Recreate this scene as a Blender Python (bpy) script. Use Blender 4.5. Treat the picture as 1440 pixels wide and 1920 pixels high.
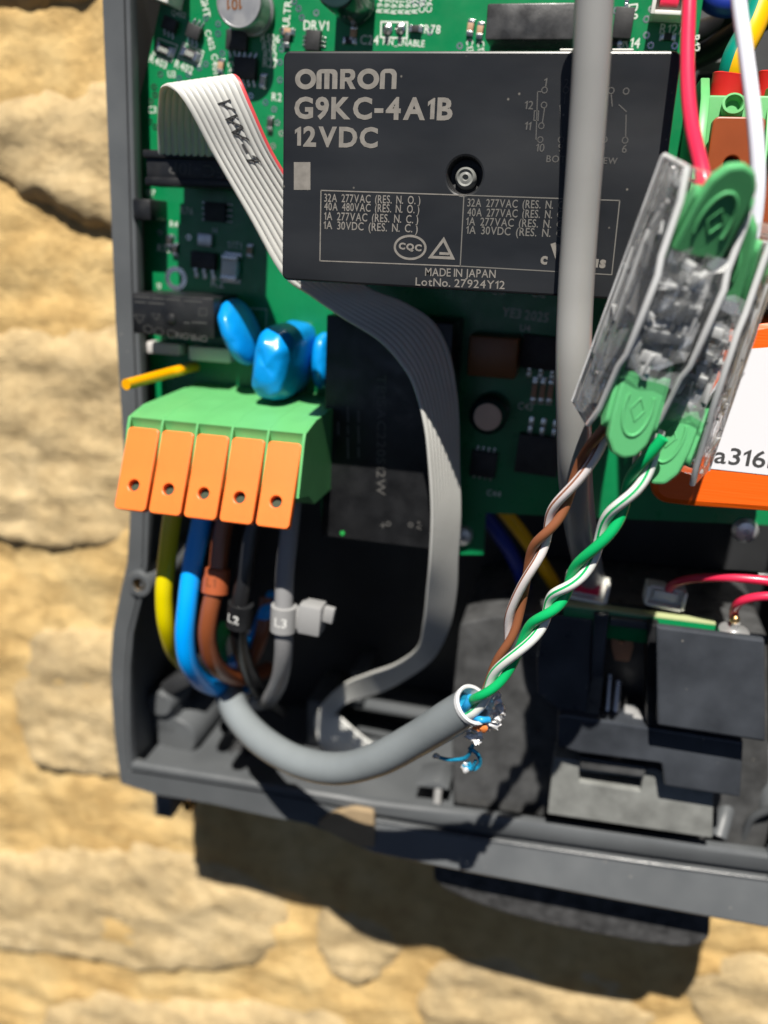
import bpy, bmesh, math, random
from mathutils import Vector, Matrix, noise
random.seed(7)
for o in list(bpy.data.objects): bpy.data.objects.remove(o, do_unlink=True)
scene = bpy.context.scene
COL = scene.collection

# ------------------------------------------------------------------ camera
# Board frame in millimetres: x right, v up, h out of the board towards the viewer.
# World: X = x, Y = -h, Z = v (metres).  The camera stands 180 mm off the board plane at x = v = 0.
MM, Z0, CAM, F = 0.001, 1.30, 180.0, 1604.238
EX = Vector((0.97186337, 0.11179014, -0.20732717))     # board right, in camera axes (right, down, forward)
ED = Vector((-0.04347098, 0.95020637, 0.30857435))     # board down
EN = Vector((0.23149916, -0.29087939, 0.92833039))     # into the wall
def W(p): return Vector((p[0]*MM, -p[2]*MM, p[1]*MM + Z0))
cam = bpy.data.cameras.new('camera'); cam_ob = bpy.data.objects.new('camera', cam); COL.objects.link(cam_ob)
right = Vector((EX[0], EN[0], -ED[0])); down = Vector((EX[1], EN[1], -ED[1])); fwd = Vector((EX[2], EN[2], -ED[2]))
R = Matrix((right, -down, -fwd)).transposed().to_4x4(); R.translation = W((0, 0, CAM))
cam_ob.matrix_world = R
cam.sensor_fit = 'VERTICAL'; cam.sensor_height = 36; cam.sensor_width = 27
cam.lens = F/1920*36; cam.clip_start = 0.005; cam.clip_end = 50
cam.dof.use_dof = True; cam.dof.focus_distance = 0.134; cam.dof.aperture_fstop = cam.lens/2.35
scene.camera = cam_ob

# ------------------------------------------------------------------ light
SUN = Vector((0.06, -1.0, 1.47)).normalized()         # towards the sun
world = bpy.data.worlds.new('World'); scene.world = world; world.use_nodes = True
wn = world.node_tree; wn.nodes.clear()
sky = wn.nodes.new('ShaderNodeTexSky'); sky.sky_type = 'NISHITA'; sky.sun_disc = False
sky.air_density = .18; sky.dust_density = .2; sky.sun_elevation = math.asin(SUN.z); sky.sun_rotation = math.atan2(SUN.x, SUN.y)
bg = wn.nodes.new('ShaderNodeBackground'); bg.inputs[1].default_value = 0.05
wo = wn.nodes.new('ShaderNodeOutputWorld')
wn.links.new(sky.outputs[0], bg.inputs[0]); wn.links.new(bg.outputs[0], wo.inputs[0])
sl = bpy.data.lights.new('sun', 'SUN'); sl.energy = 5.0; sl.angle = math.radians(0.53); sl.color = (1.0, 0.95, 0.87)
so = bpy.data.objects.new('sun', sl); COL.objects.link(so)
so.rotation_euler = SUN.to_track_quat('Z', 'Y').to_euler(); so.location = W((40, 300, 500))
vs = scene.view_settings; vs.view_transform = 'Standard'; vs.look = 'None'; vs.exposure = 0.64; vs.gamma = 1; vs.use_curve_mapping = False
scene.render.engine = 'CYCLES'
scene.cycles.max_bounces = 14; scene.cycles.transmission_bounces = 12; scene.cycles.transparent_max_bounces = 32
scene.cycles.sample_clamp_indirect = 6

# ------------------------------------------------------------------ pixel -> board
def at(px, py, h):
    r = Vector(((px-720)/F, (py-960)/F, 1.0)); p = r*((CAM-h)/r.dot(EN))
    return Vector((p.dot(EX), -p.dot(ED), h))
def ats(seq): return [at(*q) for q in seq]

# ------------------------------------------------------------------ materials
def lin(c):
    return tuple(x/12.92 if x <= .04045 else ((x+.055)/1.055)**2.4 for x in c)
def hexc(s): return lin(tuple(int(s[i:i+2], 16)/255 for i in (0, 2, 4)))
MATS = {}
def mat(name, col, rough=.5, metal=0, spec=.5, bump=0, bscale=800, var=0, vscale=150, rvar=0, rscale=400, stretch=(1,1,1),
        trans=0, ior=1.46, coat=0, sss=0, detail=4, dust=0, dscale=330):
    m = bpy.data.materials.new(name); m.use_nodes = True; nt = m.node_tree; b = nt.nodes['Principled BSDF']
    c = hexc(col) if isinstance(col, str) else col
    b.inputs['Base Color'].default_value = (*c, 1); b.inputs['Roughness'].default_value = rough
    b.inputs['Metallic'].default_value = metal; b.inputs['Specular IOR Level'].default_value = spec
    b.inputs['IOR'].default_value = ior; b.inputs['Transmission Weight'].default_value = trans; b.inputs['Coat Weight'].default_value = coat
    b.inputs['Coat Roughness'].default_value = .15
    if sss:
        b.inputs['Subsurface Weight'].default_value = sss; b.inputs['Subsurface Scale'].default_value = .0012
        b.inputs['Subsurface Radius'].default_value = (1, .8, .6)
    L = nt.links.new
    if bump or var or rvar:
        tc = nt.nodes.new('ShaderNodeTexCoord'); mp = nt.nodes.new('ShaderNodeMapping'); mp.inputs['Scale'].default_value = stretch
        L(tc.outputs['Object'], mp.inputs[0])
        def nz(sc):
            n = nt.nodes.new('ShaderNodeTexNoise'); n.inputs['Scale'].default_value = sc; n.inputs['Detail'].default_value = detail
            L(mp.outputs[0], n.inputs[0]); return n
        if bump:
            bp = nt.nodes.new('ShaderNodeBump'); bp.inputs['Strength'].default_value = 1; bp.inputs['Distance'].default_value = bump*MM
            L(nz(bscale).outputs[0], bp.inputs['Height']); L(bp.outputs[0], b.inputs['Normal'])
        if var:
            rp = nt.nodes.new('ShaderNodeValToRGB'); e = rp.color_ramp.elements
            e[0].position = .3; e[1].position = .7
            e[0].color = (*[max(0, x*(1-var)) for x in c], 1); e[1].color = (*[min(1, x*(1+var)+var*.012) for x in c], 1)
            L(nz(vscale).outputs[0], rp.inputs[0]); L(rp.outputs[0], b.inputs['Base Color'])
        if rvar:
            mr = nt.nodes.new('ShaderNodeMapRange'); mr.inputs[1].default_value = .3; mr.inputs[2].default_value = .7
            mr.inputs[3].default_value = max(.02, rough-rvar); mr.inputs[4].default_value = min(1, rough+rvar)
            L(nz(rscale).outputs[0], mr.inputs[0]); L(mr.outputs[0], b.inputs['Roughness'])
    if dust:
        tc2 = nt.nodes.new('ShaderNodeTexCoord'); vo = nt.nodes.new('ShaderNodeTexVoronoi'); vo.inputs['Scale'].default_value = dscale; vo.inputs['Randomness'].default_value = 1
        nn_ = nt.nodes.new('ShaderNodeTexNoise'); nn_.inputs['Scale'].default_value = dscale*.25
        L(tc2.outputs['Object'], vo.inputs[0]); L(tc2.outputs['Object'], nn_.inputs[0])
        lt = nt.nodes.new('ShaderNodeMapRange'); lt.inputs[1].default_value = .075; lt.inputs[2].default_value = .03; lt.inputs[3].default_value = 0; lt.inputs[4].default_value = dust; L(vo.outputs['Distance'], lt.inputs[0])
        g_ = nt.nodes.new('ShaderNodeMath'); g_.operation = 'GREATER_THAN'; g_.inputs[1].default_value = .5; L(nn_.outputs[0], g_.inputs[0])
        mu = nt.nodes.new('ShaderNodeMath'); mu.operation = 'MULTIPLY'; L(lt.outputs[0], mu.inputs[0]); L(g_.outputs[0], mu.inputs[1])
        mx = nt.nodes.new('ShaderNodeMix'); mx.data_type = 'RGBA'; L(mu.outputs[0], mx.inputs[0]); mx.inputs[7].default_value = (.36, .33, .28, 1)
        src = b.inputs['Base Color'].links
        if src: L(src[0].from_socket, mx.inputs[6])
        else: mx.inputs[6].default_value = (*c, 1)
        L(mx.outputs[2], b.inputs['Base Color'])
    MATS[name] = m; return m

mat('case_grey', (.086, .092, .097), .40, bump=.008, bscale=2500, var=.12, vscale=60, rvar=.1, rscale=120, dust=.6)
mat('ridge_grey', (.085, .09, .095), .24, bump=.012, bscale=2500, rvar=.08)
mat('case_dark', (.022, .023, .025), .5, bump=.02, bscale=2500, var=.2, vscale=80)
mat('black_plastic', (.0105, .011, .0125), .42, bump=.012, bscale=1500, rvar=.14, rscale=350, var=.3, vscale=200)
mat('black_blue', (.040, .045, .054), .33, bump=.004, bscale=1200, rvar=.12, rscale=90, var=.3, vscale=110, dust=.5, dscale=290)
mat('rough_black', (.050, .050, .051), .36, bump=.03, bscale=1300, rvar=.12, rscale=400, var=.4, vscale=350, dust=.5)
mat('carrier', (.058, .059, .060), .34, bump=.012, bscale=1500, rvar=.12, rscale=260, var=.30, vscale=240, dust=.5)
mat('panel_grey', (.19, .195, .185), .30, bump=.008, bscale=900, rvar=.14, rscale=250, var=.25, vscale=200)
mat('relay_black', (.0125, .0138, .016), .38, bump=.0015, bscale=420, rvar=.08, rscale=34, var=.32, vscale=42, stretch=(1, 1, 2.6), detail=9, dust=.35, dscale=330)
mat('laser_print', (.185, .172, .155), .7, var=.15, vscale=900)
mat('worn_print', (.125, .12, .11), .65)
mat('faint_print', (.055, .055, .055), .6)
mat('dim_print', (.075, .073, .07), .6)
mat('pcb_green', (.002, .180, .058), .33, coat=.15, var=.10, vscale=120, rvar=.08, bump=.01, bscale=500)
mat('pcb_edge', (.42, .46, .24), .6)
mat('silk', (.62, .66, .60), .6)
mat('solder', (.62, .62, .60), .28, metal=1, bump=.03, bscale=1500, rvar=.1)
mat('chip', (.020, .020, .021), .55, bump=.02, bscale=3000, var=.3, vscale=500)
mat('cap_tan', (.42, .26, .16), .5, var=.15)
mat('ribbon', (.56, .56, .53), .42, bump=.01, bscale=900, var=.05, vscale=80)
mat('ribbon_red', (.62, .07, .08), .45)
mat('ink', (.05, .05, .05), .6)
mat('term_green', (.115, .41, .14), .42, sss=.12, bump=.012, bscale=900, var=.06)
mat('lever_orange', (.87, .178, .024), .42, sss=.1, bump=.012, bscale=700, var=.05)
mat('lever_brown', (.27, .055, .010), .42, bump=.015, bscale=700, var=.08)
mat('hole_dark', (.03, .05, .03), .7)
mat('mov_blue', (.0, .25, .68), .36, coat=.15, bump=.22, bscale=300, var=.12)
mat('mov_print', (.0, .12, .34), .5)
mat('wire_yellow', (.66, .55, .0), .33, coat=.15, bump=.01, bscale=500)
mat('wire_green', (.02, .30, .06), .38)
mat('wire_blue', (.0, .33, .92), .32, coat=.15, bump=.01, bscale=500)
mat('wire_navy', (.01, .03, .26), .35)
mat('wire_brown', (.22, .062, .022), .32, coat=.2, bump=.03, bscale=500)
mat('wire_black', (.012, .012, .013), .30, coat=.1, bump=.02, bscale=500)
mat('wire_grey', (.23, .23, .235), .38, bump=.02, bscale=500, var=.06)
mat('marker_orange', (.36, .085, .028), .45, bump=.02, bscale=900)
mat('white_print', (.66, .66, .64), .6)
mat('tie_grey', (.28, .28, .28), .45, bump=.02, bscale=900)
mat('jacket', (.205, .228, .238), .36, bump=.02, bscale=700, var=.07, vscale=90, rvar=.06)
mat('jacket_rim', (.62, .63, .64), .5, var=.1, vscale=900)
mat('sheath', (.29, .29, .282), .32, coat=.1, bump=.01, bscale=300, var=.05, vscale=70)
mat('pair_green', (.005, .42, .125), .34, sss=.05)
mat('pair_white', (.74, .76, .72), .36, sss=.1)
mat('pair_brown', (.27, .098, .045), .36)
mat('pair_white2', (.74, .68, .68), .36, sss=.1)
mat('pair_orange', (.75, .22, .06), .4)
mat('pair_blue', (.02, .30, .62), .35)
mat('foil', (.80, .80, .80), .34, metal=.5, bump=.10, bscale=900)
mat('foil_blue', (.02, .34, .58), .3, metal=.4, bump=.2, bscale=1200)
mat('steel', (.66, .66, .66), .34, metal=.75, bump=.02, bscale=900, rvar=.1)
mat('brass', (.62, .40, .17), .3, metal=1, bump=.05, bscale=900)
mat('copper', (.66, .36, .24), .35, metal=1)
mat('alu_top', (.42, .42, .42), .42, metal=.7, bump=.015, bscale=900, rvar=.1)
mat('red_wire', (.66, .022, .07), .32, coat=.2)
mat('red_collar', (.70, .02, .02), .38, sss=.05)
mat('white_wire', (.72, .74, .82), .36, sss=.1, bump=.01, bscale=500)
mat('yellow_wire2', (.80, .42, .0), .35, coat=.1)
mat('teal_stripe', (.0, .21, .15), .35, coat=.1)
mat('black_cable', (.010, .010, .012), .45, bump=.03, bscale=600)
mat('white_plastic', (.68, .68, .63), .45, sss=.1, var=.05)
mat('lever_green', (.105, .42, .165), .40, sss=.15, bump=.012, bscale=700)
mat('orange_plastic', (.82, .115, .005), .40, bump=.05, bscale=420, stretch=(.15, 1, 6))
mat('label_white', (.70, .70, .73), .5)
mat('tan_patch', (.30, .22, .13), .55, var=.15, vscale=120)
mat('can_side', (.012, .035, .032), .22, coat=.3, var=.2)
mat('can_top', (.55, .40, .31), .45, metal=.3, var=.1)
mat('brown_film', (.19, .075, .022), .4, var=.1)
mat('frost_white', (.50, .48, .46), .5)
mat('amber', (.80, .36, .0), .3, coat=.3)

def clear_plastic():
    m = bpy.data.materials.new('clear_plastic'); m.use_nodes = True; nt = m.node_tree; nt.nodes.clear(); L = nt.links.new
    N = lambda t: nt.nodes.new('ShaderNode'+t)
    tc = N('TexCoord'); n = N('TexNoise'); n.inputs['Scale'].default_value = 500; bp = N('Bump'); bp.inputs['Distance'].default_value = .12*MM
    L(tc.outputs['Object'], n.inputs[0]); L(n.outputs[0], bp.inputs['Height'])
    fr = N('Fresnel'); fr.inputs[0].default_value = 1.42; L(bp.outputs[0], fr.inputs['Normal'])
    tr = N('BsdfTransparent'); tr.inputs[0].default_value = (.985, .988, .988, 1)
    gl = N('BsdfGlossy'); gl.inputs['Roughness'].default_value = .08; gl.inputs[0].default_value = (1, 1, 1, 1); L(bp.outputs[0], gl.inputs['Normal'])
    df = N('BsdfDiffuse'); df.inputs[0].default_value = (.86, .87, .87, 1); tl = N('BsdfTranslucent'); tl.inputs[0].default_value = (.86, .87, .87, 1)
    hz = N('MixShader'); hz.inputs[0].default_value = .22; L(df.outputs[0], hz.inputs[1]); L(tl.outputs[0], hz.inputs[2])  # whitish haze stands in for light scattered in the plastic
    m1 = N('MixShader'); m1.inputs[0].default_value = .085; L(tr.outputs[0], m1.inputs[1]); L(hz.outputs[0], m1.inputs[2])
    m2 = N('MixShader'); L(fr.outputs[0], m2.inputs[0]); L(m1.outputs[0], m2.inputs[1]); L(gl.outputs[0], m2.inputs[2])
    out = N('OutputMaterial'); L(m2.outputs[0], out.inputs[0])
    MATS['clear_plastic'] = m
    ke = m.copy(); ke.name = 'clear_edge'; MATS['clear_edge'] = ke  # rails whitened to imitate light scattered along clear edges
    for nd in ke.node_tree.nodes:
        if nd.type == 'MIX_SHADER' and abs(nd.inputs[0].default_value-.085) < 1e-4: nd.inputs[0].default_value = .78
    fm = bpy.data.materials.new('clear_facet'); fm.use_nodes = True; nt = fm.node_tree; nt.nodes.clear()
    tr = nt.nodes.new('ShaderNodeBsdfTransparent'); gl = nt.nodes.new('ShaderNodeBsdfGlossy'); gl.inputs['Roughness'].default_value = .2; gl.inputs[0].default_value = (.95, .95, .95, 1)
    df = nt.nodes.new('ShaderNodeBsdfDiffuse'); df.inputs[0].default_value = (.84, .85, .85, 1)
    a_ = nt.nodes.new('ShaderNodeMixShader'); a_.inputs[0].default_value = .42; b_ = nt.nodes.new('ShaderNodeMixShader'); b_.inputs[0].default_value = .34
    nt.links.new(gl.outputs[0], a_.inputs[1]); nt.links.new(df.outputs[0], a_.inputs[2]); nt.links.new(tr.outputs[0], b_.inputs[1]); nt.links.new(a_.outputs[0], b_.inputs[2])
    nt.links.new(b_.outputs[0], nt.nodes.new('ShaderNodeOutputMaterial').inputs[0]); MATS['clear_facet'] = fm
    k = m.copy(); k.name = 'clear_bright'; MATS['clear_bright'] = k  # more white mixed in, imitating sunlight caught inside the plastic
    for nd in k.node_tree.nodes:
        if nd.type == 'MIX_SHADER' and abs(nd.inputs[0].default_value-.085) < 1e-4: nd.inputs[0].default_value = .50
clear_plastic()

def stone_mat(name, c1, c2, c3, bump, sc):
    m = bpy.data.materials.new(name); m.use_nodes = True; nt = m.node_tree; b = nt.nodes['Principled BSDF']; L = nt.links.new
    b.inputs['Roughness'].default_value = .92; b.inputs['Specular IOR Level'].default_value = .2
    tc = nt.nodes.new('ShaderNodeTexCoord')
    def nz(s, det=8, rg=.6):
        n = nt.nodes.new('ShaderNodeTexNoise'); n.inputs['Scale'].default_value = s; n.inputs['Detail'].default_value = det; n.inputs['Roughness'].default_value = rg
        L(tc.outputs['Object'], n.inputs[0]); return n
    rp = nt.nodes.new('ShaderNodeValToRGB'); e = rp.color_ramp.elements; e[0].position = .36; e[1].position = .66
    e[0].color = (*c1, 1); e[1].color = (*c3, 1); k = e.new(.5); k.color = (*c2, 1)
    L(nz(sc, 6).outputs[0], rp.inputs[0])
    mx = nt.nodes.new('ShaderNodeMix'); mx.data_type = 'RGBA'; mx.blend_type = 'MULTIPLY'; mx.inputs[0].default_value = .55
    r2 = nt.nodes.new('ShaderNodeValToRGB'); r2.color_ramp.elements[0].position = .3; r2.color_ramp.elements[0].color = (.55, .5, .44, 1); r2.color_ramp.elements[1].position = .55
    L(nz(sc*7).outputs[0], r2.inputs[0]); L(rp.outputs[0], mx.inputs[6]); L(r2.outputs[0], mx.inputs[7]); L(mx.outputs[2], b.inputs['Base Color'])
    bp = nt.nodes.new('ShaderNodeBump'); bp.inputs['Distance'].default_value = bump*MM; L(nz(260, 10, .68).outputs[0], bp.inputs['Height']); L(bp.outputs[0], b.inputs['Normal'])
    MATS[name] = m
stone_mat('sandstone', (.42, .32, .18), (.56, .42, .225), (.66, .51, .29), 1.5, 26)
stone_mat('mortar', (.53, .345, .135), (.62, .425, .18), (.70, .52, .25), 1.1, 24)

# ------------------------------------------------------------------ mesh helpers (board millimetres)
class MB:
    def __init__(s): s.v = []; s.f = []; s.m = []
    def add(s, vf, mi=0, M=None):
        v, f = vf; b = len(s.v)
        s.v += [tuple(M @ Vector(p)) if M else tuple(p) for p in v]
        s.f += [tuple(i+b for i in q) for q in f]; s.m += [mi]*len(f); return s

ORG = {}
def finish(o, parent, origin, label, cat, group, kind):
    if parent is None: o.location = origin
    else: o.parent = parent; o.location = origin-ORG[parent.name]
    ORG[o.name] = origin
    if label: o['label'] = label
    if cat: o['category'] = cat
    if group: o['group'] = group
    if kind: o['kind'] = kind
    return o
def build(name, mb, mats, parent=None, label=None, cat=None, group=None, kind=None, angle=38, flat=False):
    if isinstance(mb, tuple): mb = MB().add(mb)
    if isinstance(mats, str): mats = [mats]
    pts = [W(p) for p in mb.v]
    lo = Vector([min(p[i] for p in pts) for i in range(3)]); hi = Vector([max(p[i] for p in pts) for i in range(3)])
    org = (lo+hi)/2
    if parent is None: org.z = lo.z
    me = bpy.data.meshes.new(name); me.from_pydata([tuple(p-org) for p in pts], [], mb.f)
    for k in mats: me.materials.append(MATS[k])
    me.polygons.foreach_set('material_index', mb.m); me.update()
    if not flat:
        me.polygons.foreach_set('use_smooth', [True]*len(me.polygons)); me.set_sharp_from_angle(angle=math.radians(angle))
    o = bpy.data.objects.new(name, me); COL.objects.link(o)
    return finish(o, parent, org, label, cat, group, kind)
def thing(name, p, label, cat, group=None):
    o = bpy.data.objects.new(name, None); o.empty_display_size = .004; COL.objects.link(o)
    return finish(o, None, W(p), label, cat, group, None)

def rotm(a, axis='h', c=(0, 0, 0)):
    c = Vector(c); ax = {'h': (0, 0, 1), 'x': (1, 0, 0), 'v': (0, 1, 0)}[axis]
    return Matrix.Translation(c) @ Matrix.Rotation(math.radians(a), 4, Vector(ax)) @ Matrix.Translation(-c)
def box(c, s, bev=.15, rot=0, M=None, seg=2):
    bm = bmesh.new(); bmesh.ops.create_cube(bm, size=1)
    for v in bm.verts: v.co = Vector((v.co.x*s[0], v.co.y*s[1], v.co.z*s[2]))
    if bev: bmesh.ops.bevel(bm, geom=bm.edges[:], offset=min(bev, min(s)*.45), segments=seg, profile=.5, affect='EDGES')
    T = Matrix.Translation(Vector(c)) @ (M if M is not None else Matrix.Rotation(math.radians(rot), 4, 'Z'))
    bm.verts.index_update()
    r = ([tuple(T @ v.co) for v in bm.verts], [tuple(v.index for v in f.verts) for f in bm.faces]); bm.free(); return r
def box2(a, b, h0, h1, bev=.2):
    return box(((a[0]+b[0])/2, (a[1]+b[1])/2, (h0+h1)/2), (abs(a[0]-b[0]), abs(a[1]-b[1]), abs(h1-h0)), bev)
def from_curve(cu, keep=True):
    ob = bpy.data.objects.new('tmp', cu); me = bpy.data.meshes.new_from_object(ob)
    r = ([tuple(v.co) for v in me.vertices], [tuple(p.vertices) for p in me.polygons])
    bpy.data.objects.remove(ob); bpy.data.meshes.remove(me); bpy.data.curves.remove(cu); return r
def plate(loops, h0, h1, bev=.2):
    """filled outline (first loop) with holes, between heights h0 and h1"""
    cu = bpy.data.curves.new('t', 'CURVE'); cu.dimensions = '2D'; cu.fill_mode = 'BOTH' if h1 > h0 else 'FRONT'
    t = h1-h0
    if t > 0:
        bev = min(bev, t*.45); cu.extrude = t/2-bev; cu.bevel_depth = bev; cu.bevel_resolution = 1; cu.offset = -bev
    for lp in loops:
        sp = cu.splines.new('POLY'); sp.points.add(len(lp)-1); sp.use_cyclic_u = True
        for p, q in zip(sp.points, lp): p.co = (q[0], q[1], 0, 1)
    v, f = from_curve(cu); z = (h0+h1)/2
    return [(a, b, c+z) for a, b, c in v], f
def rrect(x0, y0, x1, y1, r, n=5):
    out = []
    for cx, cy, a in ((x1-r, y1-r, 0), (x0+r, y1-r, 90), (x0+r, y0+r, 180), (x1-r, y0+r, 270)):
        for i in range(n+1):
            t = math.radians(a+90*i/n); out.append((cx+r*math.cos(t), cy+r*math.sin(t)))
    return out
def circ(cx, cy, r, n=28, ry=None): return [(cx+r*math.cos(2*math.pi*i/n), cy+(ry or r)*math.sin(2*math.pi*i/n)) for i in range(n)]
def roundpoly(pts, r=.6, n=3):
    out = []; N = len(pts)
    for i in range(N):
        p = Vector(pts[i][:2]); a = Vector(pts[i-1][:2]); b = Vector(pts[(i+1) % N][:2])
        da = (a-p); db = (b-p); ra = min(r, da.length*.45, db.length*.45)
        s = p+da.normalized()*ra; e = p+db.normalized()*ra
        for k in range(n+1):
            t = k/n; out.append(tuple(s*(1-t)**2+p*2*t*(1-t)+e*t*t))
    return out
def spline(pts, n=10):
    pts = [Vector(p) for p in pts]; out = []
    P = [pts[0]*2-pts[1]]+pts+[pts[-1]*2-pts[-2]]
    for i in range(1, len(P)-2):
        a, b, c, d = P[i-1:i+3]
        for k in range(n):
            t = k/n; out.append(.5*((2*b)+(c-a)*t+(2*a-5*b+4*c-d)*t*t+(3*b-a-3*c+d)*t**3))
    out.append(pts[-1]); return out
def frames(path):
    T = []
    for i in range(len(path)):
        T.append((path[min(i+1, len(path)-1)]-path[max(i-1, 0)]).normalized())
    n = T[0].orthogonal().normalized(); fr = []
    for t in T:
        n = (n-t*n.dot(t)).normalized(); fr.append((t, n, t.cross(n)))
    return fr
def tube(path, r, seg=14, cap=True, raw=False):
    if not raw: path = spline(path)
    fr = frames(path); v = []; f = []; n = len(path)
    rr = r if callable(r) else (lambda t: r)
    for i, (p, (t, a, b)) in enumerate(zip(path, fr)):
        q = rr(i/(n-1))
        for k in range(seg):
            w = 2*math.pi*k/seg; v.append(tuple(p+a*q*math.cos(w)+b*q*math.sin(w)))
    for i in range(n-1):
        for k in range(seg):
            k2 = (k+1) % seg; f.append((i*seg+k, i*seg+k2, (i+1)*seg+k2, (i+1)*seg+k))
    if cap: f.append(tuple(range(seg))[::-1]); f.append(tuple((n-1)*seg+k for k in range(seg)))
    return v, f
def lathe(prof, c, axis=(0, 0, 1), seg=28, cap0=True, cap1=True):
    """prof: list of (radius, along) ; axis in board frame"""
    ax = Vector(axis).normalized(); a = ax.orthogonal().normalized(); b = ax.cross(a); c = Vector(c); v = []; f = []
    for r, z in prof:
        for k in range(seg):
            w = 2*math.pi*k/seg; v.append(tuple(c+ax*z+a*r*math.cos(w)+b*r*math.sin(w)))
    for i in range(len(prof)-1):
        for k in range(seg):
            k2 = (k+1) % seg; f.append((i*seg+k, i*seg+k2, (i+1)*seg+k2, (i+1)*seg+k))
    if cap0 and prof[0][0] > 1e-6: f.append(tuple(range(seg))[::-1])
    if cap1 and prof[-1][0] > 1e-6: f.append(tuple((len(prof)-1)*seg+k for k in range(seg)))
    return v, f
def blob(c, r, M=None, n=16, p=1.0, wob=0, seed=0):
    """superellipsoid"""
    v = []; f = []; sg = lambda x: math.copysign(abs(x)**p, x)
    for i in range(n+1):
        th = math.pi*i/n
        for k in range(2*n):
            ph = math.pi*k/n
            q = Vector((sg(math.sin(th))*sg(math.cos(ph))*r[0], sg(math.sin(th))*sg(math.sin(ph))*r[1], sg(math.cos(th))*r[2]))
            if wob: q *= 1+wob*noise.noise(q*.45+Vector((seed, 0, 0)))
            v.append(tuple(Vector(c)+((M.to_3x3() @ q) if M else q)))
    for i in range(n):
        for k in range(2*n):
            k2 = (k+1) % (2*n); f.append((i*2*n+k, (i+1)*2*n+k, (i+1)*2*n+k2, i*2*n+k2))
    return v, f
def loft(rows, closed=False):
    n = len(rows[0]); v = [tuple(p) for r in rows for p in r]; f = []
    for i in range(len(rows)-1):
        for k in range(n if closed else n-1):
            k2 = (k+1) % n; f.append((i*n+k, i*n+k2, (i+1)*n+k2, (i+1)*n+k))
    return v, f
GLY = {}
def glyph(ch, bold):
    k = (ch, bold)
    if k not in GLY:
        if ch == '1':
            w = .10+1.4*bold; GLY[k] = plate([[(.30-w, 0), (.30-w, .52), (.06, .42), (.06, .42+w*1.05), (.30-w*.3, .70), (.30, .70), (.30, 0)]], 0, 0)
        elif ch == '-':
            w = .05+.8*bold; GLY[k] = plate([[(.02, .27-w), (.34, .27-w), (.34, .27+w), (.02, .27+w)]], 0, 0)
        else:
            cu = bpy.data.curves.new('t', 'FONT'); cu.body = ch; cu.size = 1; cu.offset = bold; cu.resolution_u = 3; cu.extrude = 0
            GLY[k] = from_curve(cu)
    return GLY[k]
def text2d(body, bold=0, thick=.03):
    V = []; Fc = []; x = 0
    for ch in body:
        if ch == ' ': x += .25; continue
        v, f = glyph(ch, bold); x0 = min(p[0] for p in v); x1 = max(p[0] for p in v); b = len(V)
        V += [(p[0]-x0+x, p[1], 0) for p in v]; Fc += [tuple(i+b for i in q) for q in f]; x += x1-x0+.085
    return V, Fc
def put(vf, o, ux, uy, h_off=0):
    """map 2d mesh: origin o, axis vectors ux, uy (board mm per unit)"""
    n = ux.cross(uy).normalized()
    if n.z < 0: n = -n
    return [tuple(o+ux*p[0]+uy*p[1]+n*h_off) for p in vf[0]], vf[1]
def text_at(body, pl, pr, hpx_pt, h, bold=0, off=.05):
    """baseline from pixel pl to pixel pr, cap height reaches pixel hpx_pt, on the plane at height h"""
    v, f = text2d(body, bold)
    x0 = min(p[0] for p in v); x1 = max(p[0] for p in v); y1 = max(p[1] for p in v); y0 = min(p[1] for p in v)
    y0 = 0 if body.isupper() or '(' not in body else y0
    a = at(*pl, h); b = at(*pr, h); c = at(*hpx_pt, h)
    ux = (b-a)/(x1-x0); n = ux.normalized(); perp = Vector((-n.y, n.x, 0)); hh = (c-a).dot(perp)
    uy = perp*(hh/y1)
    return put(([(p[0]-x0, p[1], 0) for p in v], f), a, ux, uy, off)
def text_c(body, p, size, h, rot=0, bold=0, off=.05, wide=1.0):
    """centred on pixel p, cap height size mm, rotation in degrees ccw"""
    v, f = text2d(body, bold); x0 = min(q[0] for q in v); x1 = max(q[0] for q in v); y1 = max(q[1] for q in v); y0 = min(q[1] for q in v)
    s = size/(y1-y0); a = at(*p, h) if len(p) == 2 else Vector(p); t = math.radians(rot)
    ux = Vector((math.cos(t), math.sin(t), 0))*s*wide; uy = Vector((-math.sin(t), math.cos(t), 0))*s
    return put(([(q[0]-(x0+x1)/2, q[1]-(y0+y1)/2, 0) for q in v], f), a, ux, uy, off)
def stroke(pts, w, h, off=.05, closed=False):
    pts = [Vector(p[:2]) for p in pts]; v = []; f = []; n = len(pts)
    for i in range(n):
        a = pts[(i-1) % n] if (closed or i) else pts[i]; b = pts[(i+1) % n] if (closed or i < n-1) else pts[i]
        t1 = (pts[i]-a); t2 = (b-pts[i]); t1 = t1.normalized() if t1.length > 1e-6 else t2.normalized(); t2 = t2.normalized() if t2.length > 1e-6 else t1
        t = (t1+t2).normalized() if (t1+t2).length > 1e-6 else t1; k = 1/max(.5, t.dot(t1))
        nn = Vector((-t.y, t.x))*w/2*k
        v += [(*(pts[i]+nn), h+off), (*(pts[i]-nn), h+off)]
    for i in range(n if closed else n-1):
        j = (i+1) % n; f.append((2*i, 2*i+1, 2*j+1, 2*j))
    return v, f
def pxstroke(px, w, h, off=.05, closed=False): return stroke([at(a, b, h) for a, b in px], w, h, off, closed)

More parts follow.
